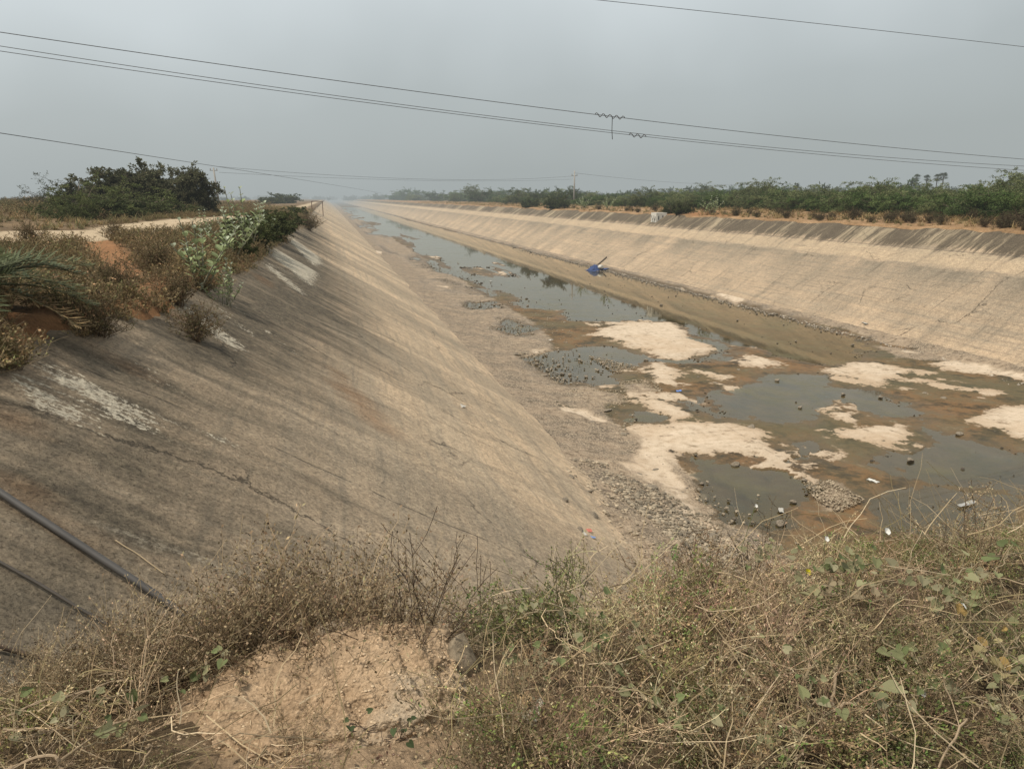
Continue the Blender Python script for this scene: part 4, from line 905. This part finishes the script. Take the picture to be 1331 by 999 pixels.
# thick bare runners
def runner(lab, path, seed, rad=.006, c=(.36, .27, .175), lift=.15):
    r = np.random.default_rng(seed); b = MB(); pts = np.array([NP(u, v, 5.0) for u, v in path]); n = 10 * len(pts)
    t = np.linspace(0, len(pts) - 1, n); k = np.minimum(t.astype(int), len(pts) - 2); f = t - k; f = (f * f * (3 - 2 * f))[:, None]; p = pts[k] * (1 - f) + pts[k + 1] * f
    p = p + np.cumsum(r.normal(size=p.shape) * .004, 0); p[:, 2] = np.maximum(z_emb(p[:, 0], p[:, 1]), 4.5) + lift * (.3 + vnoise(t * 1.3, t * 0, seed)); l0 = p[0].copy(); p -= l0
    b.tube(p, np.linspace(rad, rad * .55, n) * (1 + .15 * r.normal(size=n)), 6, c)
    for j in range(3):
        q = int(r.integers(3, n - 2)); br = arc(p[q], unit(r.normal(size=3) * [1, 1, .4] + [0, 0, .3]), r.uniform(.1, .28), 7, (0, 0, -.3), r, .18); b.tube(br, np.linspace(rad * .55, rad * .25, 8), 5, np.array(c) * r.uniform(.8, 1.1))
    o = b.build('vine_runner', M_DRY); o.location = tuple(l0); tag(o, lab, 'dead vine')
for i, (path, rad, lab) in enumerate([([(1085, 915), (1095, 860), (1140, 825), (1160, 800)], .0055, 'thick pale bare vine stem curving up through the right weeds'), ([(1010, 935), (1060, 945), (1110, 900), (1120, 865)], .006, 'thick bare vine stem bending low, left of the curving pale one'),
    ([(990, 950), (1060, 930), (1120, 935), (1180, 985)], .006, 'long bare vine stem arching along the bottom right'), ([(1030, 900), (1060, 850), (1082, 790)], .0045, 'straight bare stem leaning right in the middle of the right weeds'), ([(1331, 760), (1250, 720), (1160, 660)], .0028, 'thin arching straw stem at the upper right edge'),
    ([(0, 905), (60, 885), (120, 865), (165, 850)], .0045, 'pale bare stem stretching from the left edge over the weeds'), ([(0, 960), (70, 975), (130, 990), (190, 960)], .005, 'thick bare stem along the bottom left edge'), ([(0, 930), (50, 935), (100, 905), (180, 915)], .0042, 'crooked bare stem between the two other stems at the bottom left'),
    ([(120, 850), (135, 815), (118, 785)], .003, 'upright dry stem standing alone against the dark lining'), ([(300, 990), (330, 960), (395, 940)], .0042, 'forked pale stem in front of the rubble lump'), ([(1210, 985), (1260, 940), (1300, 900)], .0035, 'straight reed stalk in the bottom right corner'), ([(880, 850), (910, 880), (930, 900)], .003, 'short straw stalk slanting down near the middle')]):
    runner(lab, path, 500 + i, rad)
# flowers
def flower(u, v, zoff, rad, c, lab, tilt=(-.5, .2)):
    p = NP(u, v, zoff); b = MB(); o = empty('flower', p); tag(o, lab, 'flower')
    nrm = unit(np.array([tilt[1], -.8, .7])); a1 = unit(np.cross(nrm, [0, 0, 1.])); a2 = np.cross(nrm, a1)
    th = np.linspace(0, 2 * PI, 21)[:-1]; rr = rad * (1 + .08 * np.cos(5 * th))
    v1 = np.array([a1 * math.cos(t) * q + a2 * math.sin(t) * q for t, q in zip(th, rr)]); v0 = v1 * .25 - nrm * rad * .5
    k = np.arange(20); b.add(np.concatenate([v1, v0, [-nrm * rad * .9]]), [np.stack([k, (k + 1) % 20, (k + 1) % 20 + 20, k + 20], -1), np.stack([k + 20, (k + 1) % 20 + 20, np.full(20, 40)], -1)], c); b.build('petals', M_LEAF, o)
    g = gz(p[0], p[1]); s = MB(); s.tube(arc(-nrm * rad * .9, (0, .1, -1), max(.1, p[2] - g), 6, (.2, .2, -.6), R, .06), .0016, 3, (.14, .16, .07)); s.build('stem', M_DRY, o)
flower(1154, 690, 5.05, .016, (.78, .76, .7), 'open white funnel flower at the top of the weeds')
flower(1252, 788, 5.02, .014, (.75, .73, .68), 'smaller white flower half hidden among leaves on the right')
flower(1051, 743, 5.02, .013, (.62, .55, .03), 'bright yellow flower among the creeper leaves')
flower(983, 657, 5.1, .009, (.72, .7, .64), 'tiny white bud against the pool, left of the funnel flower')

flower(1075, 700, 5.08, .012, (.74, .72, .66), 'small white flower above the green creeper, left of the funnel flower')
flower(1200, 900, 5.0, .012, (.72, .7, .64), 'small white flower low among the straw at the bottom right')
# rubble lump and stones
def ico(n):
    import bmesh
    bm = bmesh.new(); bmesh.ops.create_icosphere(bm, subdivisions=n, radius=1); v = np.array([q.co[:] for q in bm.verts]); f = np.array([[q.index for q in p.verts] for p in bm.faces]); bm.free(); return v, f
I6, I3, I2, I1 = ico(7), ico(4), ico(3), ico(1)
def stone_v(V, dims, seed, amp=.25, cuts=5, fr=1.3, fine=.0):
    r = np.random.default_rng(seed); v = V.copy()
    for i in range(cuts):
        n = rdir(1, r)[0]; h = r.uniform(.55, .85); d = v @ n; v = v - np.maximum(0, d - h)[:, None] * n * .9
    v = v * (1 + amp * noise3(V * fr + seed * 3.7, seed, 4))[:, None]
    if fine: v = v * (1 + fine * noise3(V * 9 + seed, seed + 3, 4) + fine * .55 * noise3(V * 27, seed + 4, 3))[:, None]
    return v * np.array(dims)
def blocky(V, k): return np.sign(V) * np.abs(V) ** k
def stone(name, dims, seed, mat, lod, loc, rz, lab=None, cat='stone', tilt=0, fine=.0, amp=.25, cuts=5):
    b = MB(); v = stone_v(lod[0], dims, seed, amp, cuts, fine=fine); b.add(v, lod[1]); o = b.build(name, mat, None, True); o.location = tuple(float(q) for q in loc); o.rotation_euler = (0, tilt, rz); tag(o, lab, cat); return o
def roughen(o, a, f, seed):
    v = np.empty(len(o.data.vertices) * 3, np.float32); o.data.vertices.foreach_get('co', v); v = v.reshape(-1, 3).astype(float)
    n = unit(v); v = v + n * (a * (noise3(v * f, seed, 3) + .45 * noise3(v * f * 2.9, seed + 2, 3)))[:, None]; o.data.vertices.foreach_set('co', v.astype(np.float32).ravel()); o.data.update()
rock = stone('rubble_lump', (.62, .46, .33), 21, rock_mat('rubble', (.31, .212, .128), (.47, .345, .222), .85), (blocky(I6[0], .74), I6[1]), (-.16, 2.36, 4.56), .05, 'big tan lump of gravelly rubble at the bottom of the picture', 'rock', -.24, .06, .26, 2)
roughen(rock, .1, 13, 77)
p = NP(598, 868, 4.85); stone('grey_stone', (.1, .07, .12), 34, rock_mat('greystone', (.22, .175, .12), (.36, .3, .215), 0), I3, (p[0] + .02, p[1] + .1, gz(p[0], p[1] + .1) + .03), 1.0, 'angular grey-brown stone leaning behind the right end of the rubble lump', fine=.05, cuts=9)
p = NP(775, 968, 4.8); stone('half_buried_stone', (.05, .045, .03), 36, rock_mat('tanstone', (.28, .19, .11), (.4, .3, .19), .5), I3, (p[0], p[1], gz(p[0], p[1]) + .005), 0, 'small tan stone half buried in soil right of the rubble lump', fine=.08)
p = NP(1085, 880, 4.9)
# gravel over the embankment soil next to the lump
b = MB(); v1 = stone_v(I1[0], (1, 1, .75), 5, .4, 2); tplS = (v1, [I1[1]], np.ones((len(v1), 3)))
def pebbles(x, y, z, s, seed, c0=(.1, .085, .065), c1=(.34, .28, .2)):
    r = np.random.default_rng(seed); m = r.random((len(x), 1)); tint = np.array(c0) * (1 - m) + np.array(c1) * m
    b.scatter(tplS, np.stack([x, y, z], 1), s, r.uniform(0, 6.28, len(x)), tint, r.normal(size=(len(x), 2)) * .3)
ml = np.array(rock.matrix_basis.to_3x3()); rv = np.empty(len(rock.data.vertices) * 3, np.float32); rock.data.vertices.foreach_get('co', rv); rv = rv.reshape(-1, 3).astype(float)
from mathutils import Euler
ml = np.array(Euler(rock.rotation_euler).to_matrix()); rv = rv @ ml.T + np.array(rock.location); rv = rv[rv[:, 2] > 4.55]; rv = rv[R.permutation(len(rv))[:9000]]; rv = rv[fbm(rv[:, 0] * 4, rv[:, 1] * 4 + rv[:, 2] * 5, 605) > -.1]
pebbles(rv[:, 0], rv[:, 1], rv[:, 2], .0015 + .0062 * R.random(len(rv)) ** 2.8, 606, (.27, .185, .11), (.5, .38, .25))
n = 5200; r = np.random.default_rng(600); x = r.uniform(-.9, 1.1, n); y = r.uniform(1.1, 2.9, n); k = bare(x, y) | (r.random(n) < .3); x, y = x[k], y[k]
pebbles(x, y, z_emb(x, y), .002 + .008 * r.random(len(x)) ** 3, 601, (.18, .12, .07), (.45, .34, .22))
tag(b.build('gravel', leafy('soil_gravel', 0, .95, False)), 'fine tan gravel on the soil around the rubble lump', 'gravel', kind='stuff')
# gravel in the canal
b = MB(); r = np.random.default_rng(610)
n = 26000; y = 8 + 70 * r.random(n) ** 1.6; x = XL - .5 + np.abs(r.normal(size=n)) * (1.0 + 1.4 * smooth(14, 40, y)); k = x < 13; x, y = x[k], y[k]
pebbles(x, y, np.maximum(np.maximum(0.03, z_lin_l(x)), fan(x, y)) + .01, .012 + .05 * r.random(len(x)) ** 4, 611)
n = 4200; y = r.uniform(8.5, 19, n); x = 3.6 + 4.2 * r.random(n); k = fan(x, y) > z_lin_l(x) - .06; x, y = x[k], y[k]; pebbles(x, y, np.maximum(fan(x, y), z_lin_l(x)) + .008, .009 + .05 * r.random(len(x)) ** 4, 613, (.14, .113, .08), (.42, .34, .24))
n = 7000; y = 14 + 80 * r.random(n) ** 1.3; x = XR + .15 - np.abs(r.normal(size=n)) * .55; pebbles(x, y, np.maximum(.02, (x - XR) / SR) + .02, .015 + .06 * r.random(n) ** 4, 612, (.13, .11, .09), (.42, .36, .28))
for i, q in enumerate(gravels[:5]):
    q = np.array(q); n = 1300; x = r.uniform(q[:, 0].min(), q[:, 0].max(), n); y = r.uniform(q[:, 1].min(), q[:, 1].max(), n); k = sd_poly(x, y, q) > -.1; x, y = x[k], y[k]
    pebbles(x, y, np.full(len(x), .03 + (.05 if i == 0 else .02)), .01 + .028 * r.random(len(x)) ** 3, 620 + i, (.13, .1, .065), (.37, .3, .21))
n = 450; x = r.uniform(8, 24.5, n); y = 10 + 60 * r.random(n) ** 1.5; pebbles(x, y, np.full(n, .015), .012 + .045 * r.random(n) ** 3, 640, (.03, .026, .02), (.16, .13, .1))
cand = np.where((BW > -.3) & (BW < .16) & (BY < 110) & (BX > 7) & (BX < 24.6) & (R.random(len(BW)) < .2 * np.clip(BY / 25, .3, 3)))[0]; cand = cand[fbm(BX[cand] * .7, BY[cand] * .45, 645) > .09]
cand = R.permutation(cand)[:7500]
pebbles(BX[cand] + R.normal(size=len(cand)) * .03, BY[cand] + R.normal(size=len(cand)) * .06, np.full(len(cand), .004), (.012 + .05 * R.random(len(cand)) ** 3) * np.clip(BY[cand] / 25, .7, 2.2), 646, (.022, .018, .012), (.12, .095, .065))
tag(b.build('gravel', leafy('canal_gravel', 0, .95)), 'broken concrete chips and gravel along the foot of both linings', 'gravel', kind='stuff')
# single stones in the bed
ks = []
for i in range(4):
    bb = MB(); bb.add(stone_v(I2[0], (1, .8, .6), 700 + i, .35, 5), I2[1]); o = bb.build('stone', M_STONE, None, True); tag(o, 'loose stone lying in the canal bed', 'stone'); ks.append(Kind(o))
BS = [(227+0,0)][:0]
pts = [(1015, 680, .17, 'rounded pale stone at the edge of the brown pool, nearest the weeds'), (956, 603, .15, 'rounded stone at the near edge of the dry slab beside the pool'), (1183, 598, .16, 'dark stone alone in the grey pool on the right'), (1248, 564, .16, 'pale round stone in the shallow water before the rightmost dry slab'),
       (976, 555, .22, 'biggest grey stone lying on the far edge of the large dry slab'), (912, 628, .1, 'small stone on the slab edge where the brown pool begins'), (1031, 652, .11, 'pinkish stone left of the pebble heap in the pool'), (1046, 624, .1, 'small brown stone at the tip of the pebble heap'), (1040, 529, .13, 'dark stone in the grey puddle before the small dry patch')]
for i, (u, v, s, lab) in enumerate(pts):
    p = on_z(u, v, .03); ks[i % 4].put((p[0], p[1], .03), R.uniform(0, 6), s * .75, lab)
pool = [(733,485),(738,489),(765,490),(740,470),(725,474),(782,472),(700,474),(755,468),(612,402),(626,398),(655,400),(640,396),(585,372),(570,376),(660,434),(668,437),(690,432),(680,420),(560,345),(540,352),(600,360),(615,378),(650,380),(700,404),(720,414),(690,398),(745,430),(740,445),(735,420),(816,440),(880,384),(958,415),(1015,424),(1030,442),(1108,447),(1126,459),(1170,450),(1190,462),(860,395),(640,350),(590,342),(520,330),(500,322),(660,466),(700,470),(715,462),(772,480),(790,478),(835,470),(870,476),(910,490),(930,500),(960,480),(1010,495),(1090,512),(1150,515),(1200,510),(1230,520),(700,520),(720,548),(730,570),(745,600),(740,620),(735,650),(760,640),(770,670),(752,690),(690,500),(665,478),(640,462),(620,440)]
for i, (u, v) in enumerate(pool):
    p = on_bed(u + R.uniform(-6, 6), v + R.uniform(-2, 2)); zz = max(.02, p[2])
    ks[i % 4].put((p[0], p[1], zz + .02), R.uniform(0, 6), R.uniform(.045, .11), 'loose stone lying in the canal bed', 'loose stones scattered over the canal bed')
# slabs of broken concrete at the near toe
for i in range(26):
    y = 11 + 26 * R.random(); x = XL + .5 + abs(R.normal()) * .6; bb = None
    o = ks[i % 4].put((x, y, max(.05, float(fan(np.array([x]), np.array([y]))[0]), (XL - x) / SL) + .03), R.uniform(0, 6), (R.uniform(.08, .2), R.uniform(.06, .15), .06), 'flat chip of broken concrete along the foot of the near lining', 'concrete chips along the near toe')

# ------------------------------------------------------------------ litter
def scrap(name, u, v, z, size, col, lab, seed, cat='litter', flat=.35, mat=None):
    r = np.random.default_rng(seed); g = np.linspace(-1, 1, 12); X, Y = np.meshgrid(g, g)
    rad = 1 + .5 * fbm(X * 1.1 + seed, Y * 1.1, seed); Zs = flat * (fbm(X * 1.5 + seed, Y * 1.5, seed + 1) * 2 + .25 * np.abs(((X * 2.3 + Y + seed) % 1) - .5))
    b = grid_mb(X * rad * size[0], Y * rad * size[1], Zs * min(size)); p = on_z(u, v, z)
    o = b.build(name, mat or plain('scrap', col, .6, .2, 6 / max(size), .3, haze=True)); g0 = gz(p[0], p[1]); o.location = (p[0], p[1], max(g0, z) + .012); o.rotation_euler = (0, 0, r.uniform(0, 3)); tag(o, lab, cat)
W_ = (.4, .375, .32)
for i, (u, v, s, c, lab) in enumerate([(1015, 663, (.16, .07), W_, 'crumpled white wrapper beside the pale round stone in the pool'), (1256, 655, (.4, .08), (.34, .33, .3), 'torn whitish plastic strip at the far side of the weeds'), (763, 690, (.1, .08), (.45, .1, .05), 'orange-red packet on the rubble at the near toe'),
      (757, 693, (.12, .06), W_, 'white wrapper beside the orange-red packet'), (768, 698, (.1, .05), (.12, .2, .4), 'bluish scrap just below the orange-red packet'), (772, 522, (.16, .1), (.1, .22, .5), 'blue plastic scrap on the gravel bar'), (882, 508, (.14, .14), (.08, .22, .6), 'bright blue scrap on the wet bed past the gravel bar'),
      (840, 646, (.14, .1), (.2, .28, .42), 'faded blue rag on the big dry slab'), (1125, 420, (.3, .14), W_, 'white sheet of rubbish on the far lining near its foot'), (600, 528, (.13, .08), W_, 'white scrap stuck on the near lining'), (703, 540, (.12, .1), (.16, .18, .3), 'dark blue rag at the near toe'), (712, 552, (.12, .08), (.35, .15, .07), 'rust coloured scrap beside the dark blue rag'),
      (638, 365, (.25, .1), W_, 'white scrap in the main channel'), (715, 442, (.3, .1), (.6, .52, .42), 'pale flat scrap at the left side of the large puddle'), (905, 435, (.2, .1), (.12, .1, .08), 'dark floating board piece in the channel'), (1135, 625, (.17, .08), (.6, .58, .52), 'pale flat scrap in the grey pool, left of the weeds')]):
    if 'on the far lining' in lab: p = on_right(u, v); z = p[2]; 
    elif 'stuck on the near lining' in lab: p = on_left(u, v); z = p[2]
    elif 'near toe' in lab or 'packet' in lab: z = float(on_bed(u, v)[2]) + .03
    else: z = .03
    scrap('plastic_scrap', u, v, z, (s[0] * .75, s[1] * .75), tuple(.75 * q + .05 for q in c), lab, 800 + i)
scrap('plastic_sheet', 690, 927, 4.86, (.06, .035), (.38, .34, .27), 'crumpled dusty plastic sheet in the weeds right of the rubble lump', 830, flat=.5)
scrap('dead_leaf', 682, 914, 4.88, (.032, .024), (.36, .25, .13), 'curled tan dead leaf touching the plastic sheet', 831, 'leaf', .8)

# ------------------------------------------------------------------ pipes on the near lining
def lining_pipe(name, path, rad, mat, lab, cat='pipe', k=12, seed=1):
    P = np.array([on_left(u, v) for u, v in path]); n = 30; t = np.linspace(0, len(P) - 1, n); kk = np.minimum(t.astype(int), len(P) - 2); f = (t - kk)[:, None]; p = P[kk] * (1 - f) + P[kk + 1] * f
    nrm = unit(np.array([1, 0, SL])); p = p + nrm * (rad * .95 + .02) + np.array([[0, 1, 0]]) * (.02 * fbm(t * 1.2, t * 0, seed))[:, None]; l0 = p[0].copy()
    b = MB(); b.tube(p - l0, rad, k, (1, 1, 1), True); o = b.build(name, mat, None, True); o.location = tuple(l0); tag(o, lab, cat)
lining_pipe('drain_pipe', [(-60, 612), (0, 650), (110, 722), (222, 795), (262, 822), (330, 870)], .023, M_DARKPIPE, 'thick black plastic pipe lying down the near lining at the left edge')
lining_pipe('hose', [(-30, 722), (0, 737), (90, 790), (172, 836), (230, 880)], .009, plain('dark_hose', (.06, .05, .04), .7), 'thin dark hose lying below the black pipe on the near lining', 'hose', 8, 2)
lining_pipe('dead_branch', [(148, 706), (172, 720), (212, 750)], .004, plain('deadwood', (.34, .26, .16), .8), 'pale dead stick lying on the lining above the black pipe', 'branch', 6, 3)
lining_pipe('dead_branch', [(-40, 838), (0, 848), (50, 862), (100, 895), (150, 920)], .012, plain('darkwood', (.07, .05, .035), .9), 'dark dead branch at the lower end of the near lining', 'branch', 7, 4)

# ------------------------------------------------------------------ far lining: block, pipe, tarp
p = on_right(850, 288); o = empty('marker_block', (p[0] + .05, p[1], p[2] - .25), .0, 1.25); tag(o, 'whitewashed concrete block with smudged black marks at the top of the far lining', 'block')
b = MB(); b.box((.3, -.15, .42), (.9, 1.0, .95)); b.build('block', M_WHITE, o)
b = MB(); b.box((.55, .62, .5), (.5, .5, .6)); b.build('shoulder', M_WHITE, o)
m_pt = plain('black_paint', (.05, .05, .05), .8)
for (yy, zz, dy, dz) in [(-.45, .45, .09, .3), (-.3, .3, .09, .25), (-.2, .55, .07, .3), (.05, .38, .09, .2), (-.05, .2, .12, .09), (.2, .6, .08, .2)]: b = MB(); b.box((-.157, yy, zz), (.008, dy, dz)); b.build('painted_mark', m_pt, o)
for (xx, zz, dx, dz) in [(.05, .5, .08, .3), (.22, .35, .16, .07), (.4, .55, .08, .25)]: b = MB(); b.box((xx, -.657, zz), (dx, .008, dz)); b.build('painted_mark', m_pt, o)
A = on_right(776, 346); B = on_right(789, 335); b = MB(); nr = unit(np.array([-1, 0, SR])); b.tube(np.array([A + nr * .07 - A, (A + B) / 2 + nr * .07 - A, B + nr * .08 - A]), .065, 10, (1, 1, 1), True); o = b.build('suction_pipe', plain('rusty_pipe', (.09, .07, .05), .7), None, True); o.location = tuple(A); tag(o, 'dark pipe leading up the far lining from the blue tarpaulin', 'pipe')
g = np.linspace(-1, 1, 46); X, Y = np.meshgrid(g, g); rr = np.sqrt(X ** 2 + Y ** 2); hgt = .42 * smooth(1.15, .1, rr) + .35 * np.abs(fbm(X * 2.6, Y * 2.6, 911)) + .3 * np.abs(fbm(X * 6, Y * 6, 913)) - .1
k2 = 1 + .7 * fbm(X * 1.3, Y * 1.3, 915); bb = grid_mb(X * .82 * k2, Y * .8 * k2, hgt * smooth(1.35, .8, rr)); p = on_z(771, 350, .1); o = bb.build('tarpaulin', M_BLUE); o.location = (p[0] + .2, p[1], .1); o.rotation_euler = (0, -.12, .4); tag(o, 'crumpled blue tarpaulin heap at the foot of the far lining', 'tarpaulin')
stone('pale_bundle', (.3, .22, .2), 912, M_WHITE, I2, (p[0] + .55, p[1] - .5, .35), .3, 'pale bundle on the right side of the blue tarpaulin', 'bundle')

# ------------------------------------------------------------------ poles and wires
def pole(u, y, vt, lab, arm, lean=0.0, x=None):
    if x is None:
        hd = YAW + math.atan((u - CX) / (F * math.cos(PITCH) + 235 * math.sin(PITCH))); x = y * math.tan(hd)
    z0 = gz(x, y) - .3; h = z_of(vt, (x, y)) - z0; o = empty('utility_pole', (x, y, z0)); tag(o, lab, 'utility pole'); b = MB()
    b.tube(np.array([(0, 0, 0), (lean * .5, 0, h * .5), (lean, 0, h)]), [.16, .14, .11], 8, (1, 1, 1), True); b.build('post', M_CONC, o, True)
    b = MB(); b.box((lean, 0, h * arm), (1.1, .07, .08)); b.build('crossarm', M_CONC, o)
    for s in (-.45, 0, .45):
        b = MB(); b.tube(np.array([(lean + s, 0, h * arm + .05), (lean + s, 0, h * arm + .16), (lean + s, 0, h * arm + .3)]), [.03, .06, .04], 8, (1, 1, 1), True); b.build('insulator', M_STONE, o)
    return np.array([x + lean, y, z0 + h])
t1 = pole(285, 120, 218, 'thin leaning utility pole on the left bank beside the dark tree clump', .93, -.35)
t2 = pole(746, at_x(746, 42), 222, 'grey utility pole with short crossarm above the far bank bushes', .86, 0.0, 42.0)
def wire(name, pts, depth, rad, lab, n=60, ext=(-.5, 1.5)):
    """pts: picture points the wire passes; depth: ground distance at both ends; built as a hanging line in the place"""
    U = [q[0] for q in pts]; P = []
    c = np.polyfit(U, [q[1] for q in pts], min(2, len(pts) - 1))
    A = ray(U[0], np.polyval(c, U[0])); Bq = ray(U[-1], np.polyval(c, U[-1])); a = O + A * depth[0] / np.hypot(A[0], A[1]); bq = O + Bq * depth[1] / np.hypot(Bq[0], Bq[1])
    um = (U[0] + U[-1]) / 2; mid = ray(um, np.polyval(c, um)); ab = bq - a   # the sag that makes the hanging line pass the middle point
    den = mid[0] * ab[1] - mid[1] * ab[0]; s = (-(a[0] - O[0]) * mid[1] + (a[1] - O[1]) * mid[0]) / (ab[0] * mid[1] - ab[1] * mid[0]); q = a + ab * s; tt = np.hypot(q[0], q[1]) / np.hypot(mid[0], mid[1]); zm = O[2] + mid[2] * tt
    sg = (q[2] - zm) / max(4 * s * (1 - s), 1e-3); t = np.linspace(*ext, n)[:, None]; p = a + ab * t - np.array([[0, 0, 1.]]) * sg * 4 * t * (1 - t)
    b = MB(); l0 = p[0].copy(); b.tube(p - l0, rad, 5); o = b.build(name, M_WIRE, None, True); o.location = tuple(l0); tag(o, lab, 'wire'); return lambda u: _wire_at(p, u)
def _wire_at(p, u):
    d = p - O; uu = CX + F * (d @ RT) / (d @ FW); i = int(np.argmin(np.abs(uu - u))); return p[i]
w1 = wire('overhead_wire', [(0, 42), (770, 148), (1331, 207)], (26, 44), .011, 'upper overhead wire of the group of three crossing the whole sky', n=800)
w2 = wire('overhead_wire', [(0, 60), (790, 168.5), (1331, 216)], (26, 44), .009, 'middle overhead wire of the three crossing the sky', n=800)
w3 = wire('overhead_wire', [(0, 66.5), (790, 171.5), (1331, 221.5)], (26, 44), .009, 'lowest overhead wire of the three crossing the sky', n=800)
wire('overhead_wire', [(775, 0), (1050, 29.5), (1331, 61)], (22, 30), .008, 'short run of overhead wire in the upper right corner', n=60)
wire('overhead_wire', [(0, 173), (285, 217), (495, 251)], (60, 260), .026, 'overhead wire dropping from the left edge toward the far end of the canal', n=60, ext=(-.5, 1.02))
wire('overhead_wire', [(300, 218), (520, 232), (744, 229)], (122, 195), .022, 'upper faint wire slung between the left pole and the far bank pole', n=60, ext=(-.02, 1.0))
wire('overhead_wire', [(300, 225), (520, 234), (744, 233)], (122, 195), .018, 'lower faint wire slung between the left pole and the far bank pole', n=60, ext=(-.02, 1.0))
wire('overhead_wire', [(748, 225), (860, 236), (960, 240)], (195, 320), .03, 'faint wire running right from the far bank pole', n=60, ext=(0, 1.5))
def twist(wf, u0, u1, lab, turns=4.5, drop=0.0):
    a, bq = wf(u0), wf(u1); n = 60; t = np.linspace(0, 1, n)[:, None]; ph = t * 2 * PI * turns
    p = a + (bq - a) * t + np.array([[0, 0, 1.]]) * np.sin(ph) * .06 + np.array([[.3, 1, 0]]) * np.cos(ph) * .06; o = empty('wire_damper', a); tag(o, lab, 'wire fitting')
    b = MB(); b.tube(p - a, .015, 5); b.build('coil', M_WIRE, o)
    if drop: q = wf((u0 + u1) / 2 + 4) - a; b = MB(); b.tube(np.array([q, q - [0, 0, drop * .6], q - [-.03, 0, drop]]), .014, 4); b.build('hanging_wire', M_WIRE, o)
twist(w1, 773, 811, 'twisted wire splice with a loose end hanging down on the upper wire', 4.5, .8)
twist(w3, 817, 838, 'short twisted wire splice on the lowest wire', 2.5)
# small pipe frame at the far end of the left bank edge
p = on_left(411, 276); o = empty('gauge_frame', (p[0] - .6, p[1], gz(p[0] - .6, p[1]))); tag(o, 'small brown pipe frame standing at the far end of the left bank edge', 'frame')
for q in ([(0, 0, 0), (0, 0, 1.2)], [(1.6, 0, -1), (1.6, 0, 1.2)]): b = MB(); b.tube(np.array(q), .06, 6); b.build('post', plain('rust_pipe', (.12, .07, .045), .8), o)
b = MB(); b.tube(np.array([(-.05, 0, 1.2), (1.65, 0, 1.2)]), .06, 6); b.build('rail', plain('rust_pipe', (.12, .07, .045), .8), o)

# ------------------------------------------------------------------ light
SUN_AZ, SUN_EL = math.radians(-105), math.radians(62)     # azimuth from +Y, clockwise
sd = bpy.data.lights.new('sun', 'SUN'); sd.energy = 4.1; sd.angle = math.radians(5); sd.color = (1, .93, .82); so = bpy.data.objects.new('sun', sd); COL.objects.link(so)
v = Vector((math.sin(SUN_AZ) * math.cos(SUN_EL), math.cos(SUN_AZ) * math.cos(SUN_EL), math.sin(SUN_EL))); so.rotation_euler = v.to_track_quat('Z', 'Y').to_euler()
w = bpy.data.worlds.new('World'); SC.world = w; w.use_nodes = True; t = w.node_tree; t.nodes.clear()
out = t.nodes.new('ShaderNodeOutputWorld'); bg = t.nodes.new('ShaderNodeBackground'); sky = t.nodes.new('ShaderNodeTexSky'); sky.sky_type = 'NISHITA'; sky.sun_disc = False
sky.sun_elevation = SUN_EL; sky.sun_rotation = SUN_AZ; sky.dust_density = 5; sky.air_density = 1.2
tc = t.nodes.new('ShaderNodeTexCoord'); sx = t.nodes.new('ShaderNodeSeparateXYZ'); t.links.new(tc.outputs['Generated'], sx.inputs[0])
nz = t.nodes.new('ShaderNodeTexNoise'); nz.inputs['Scale'].default_value = 2.0; nz.inputs['Detail'].default_value = 4; t.links.new(tc.outputs['Generated'], nz.inputs['Vector'])
ad = t.nodes.new('ShaderNodeMath'); ad.operation = 'MULTIPLY_ADD'; t.links.new(nz.outputs['Fac'], ad.inputs[0]); ad.inputs[1].default_value = .3; t.links.new(sx.outputs[2], ad.inputs[2])
cr_ = t.nodes.new('ShaderNodeValToRGB'); e = cr_.color_ramp.elements
e[0].position = .1; e[0].color = (4.15, 4.55, 4.55, 1); e[1].position = .45; e[1].color = (7.3, 7.8, 7.95, 1)
q = e.new(.2); q.color = (4.75, 5.2, 5.25, 1); q = e.new(.33); q.color = (6.5, 7.05, 7.2, 1); q = e.new(1.0); q.color = (8.0, 8.4, 8.5, 1)
dt = t.nodes.new('ShaderNodeVectorMath'); dt.operation = 'DOT_PRODUCT'; t.links.new(tc.outputs['Generated'], dt.inputs[0]); dt.inputs[1].default_value = (-.085, .02, 0)
ad2 = t.nodes.new('ShaderNodeMath'); ad2.operation = 'ADD'; t.links.new(ad.outputs[0], ad2.inputs[0]); t.links.new(dt.outputs['Value'], ad2.inputs[1]); ad3 = t.nodes.new('ShaderNodeMath'); ad3.operation = 'SUBTRACT'; t.links.new(ad2.outputs[0], ad3.inputs[0]); ad3.inputs[1].default_value = .055; ad = ad3
t.links.new(ad.outputs[0], cr_.inputs[0])
mx = t.nodes.new('ShaderNodeMix'); mx.data_type = 'RGBA'; mx.inputs[0].default_value = .9; t.links.new(sky.outputs[0], mx.inputs[6]); t.links.new(cr_.outputs[0], mx.inputs[7])
t.links.new(mx.outputs[2], bg.inputs[0]); bg.inputs[1].default_value = .1; t.links.new(bg.outputs[0], out.inputs[0])

SC.view_settings.view_transform = 'Standard'; SC.view_settings.look = 'None'; SC.view_settings.exposure = 0; SC.view_settings.gamma = 1
SC.cycles.use_denoising = True; SC.cycles.max_bounces = 5; SC.cycles.diffuse_bounces = 2; SC.cycles.glossy_bounces = 2; SC.cycles.transparent_max_bounces = 6; SC.cycles.caustics_reflective = False; SC.cycles.caustics_refractive = False
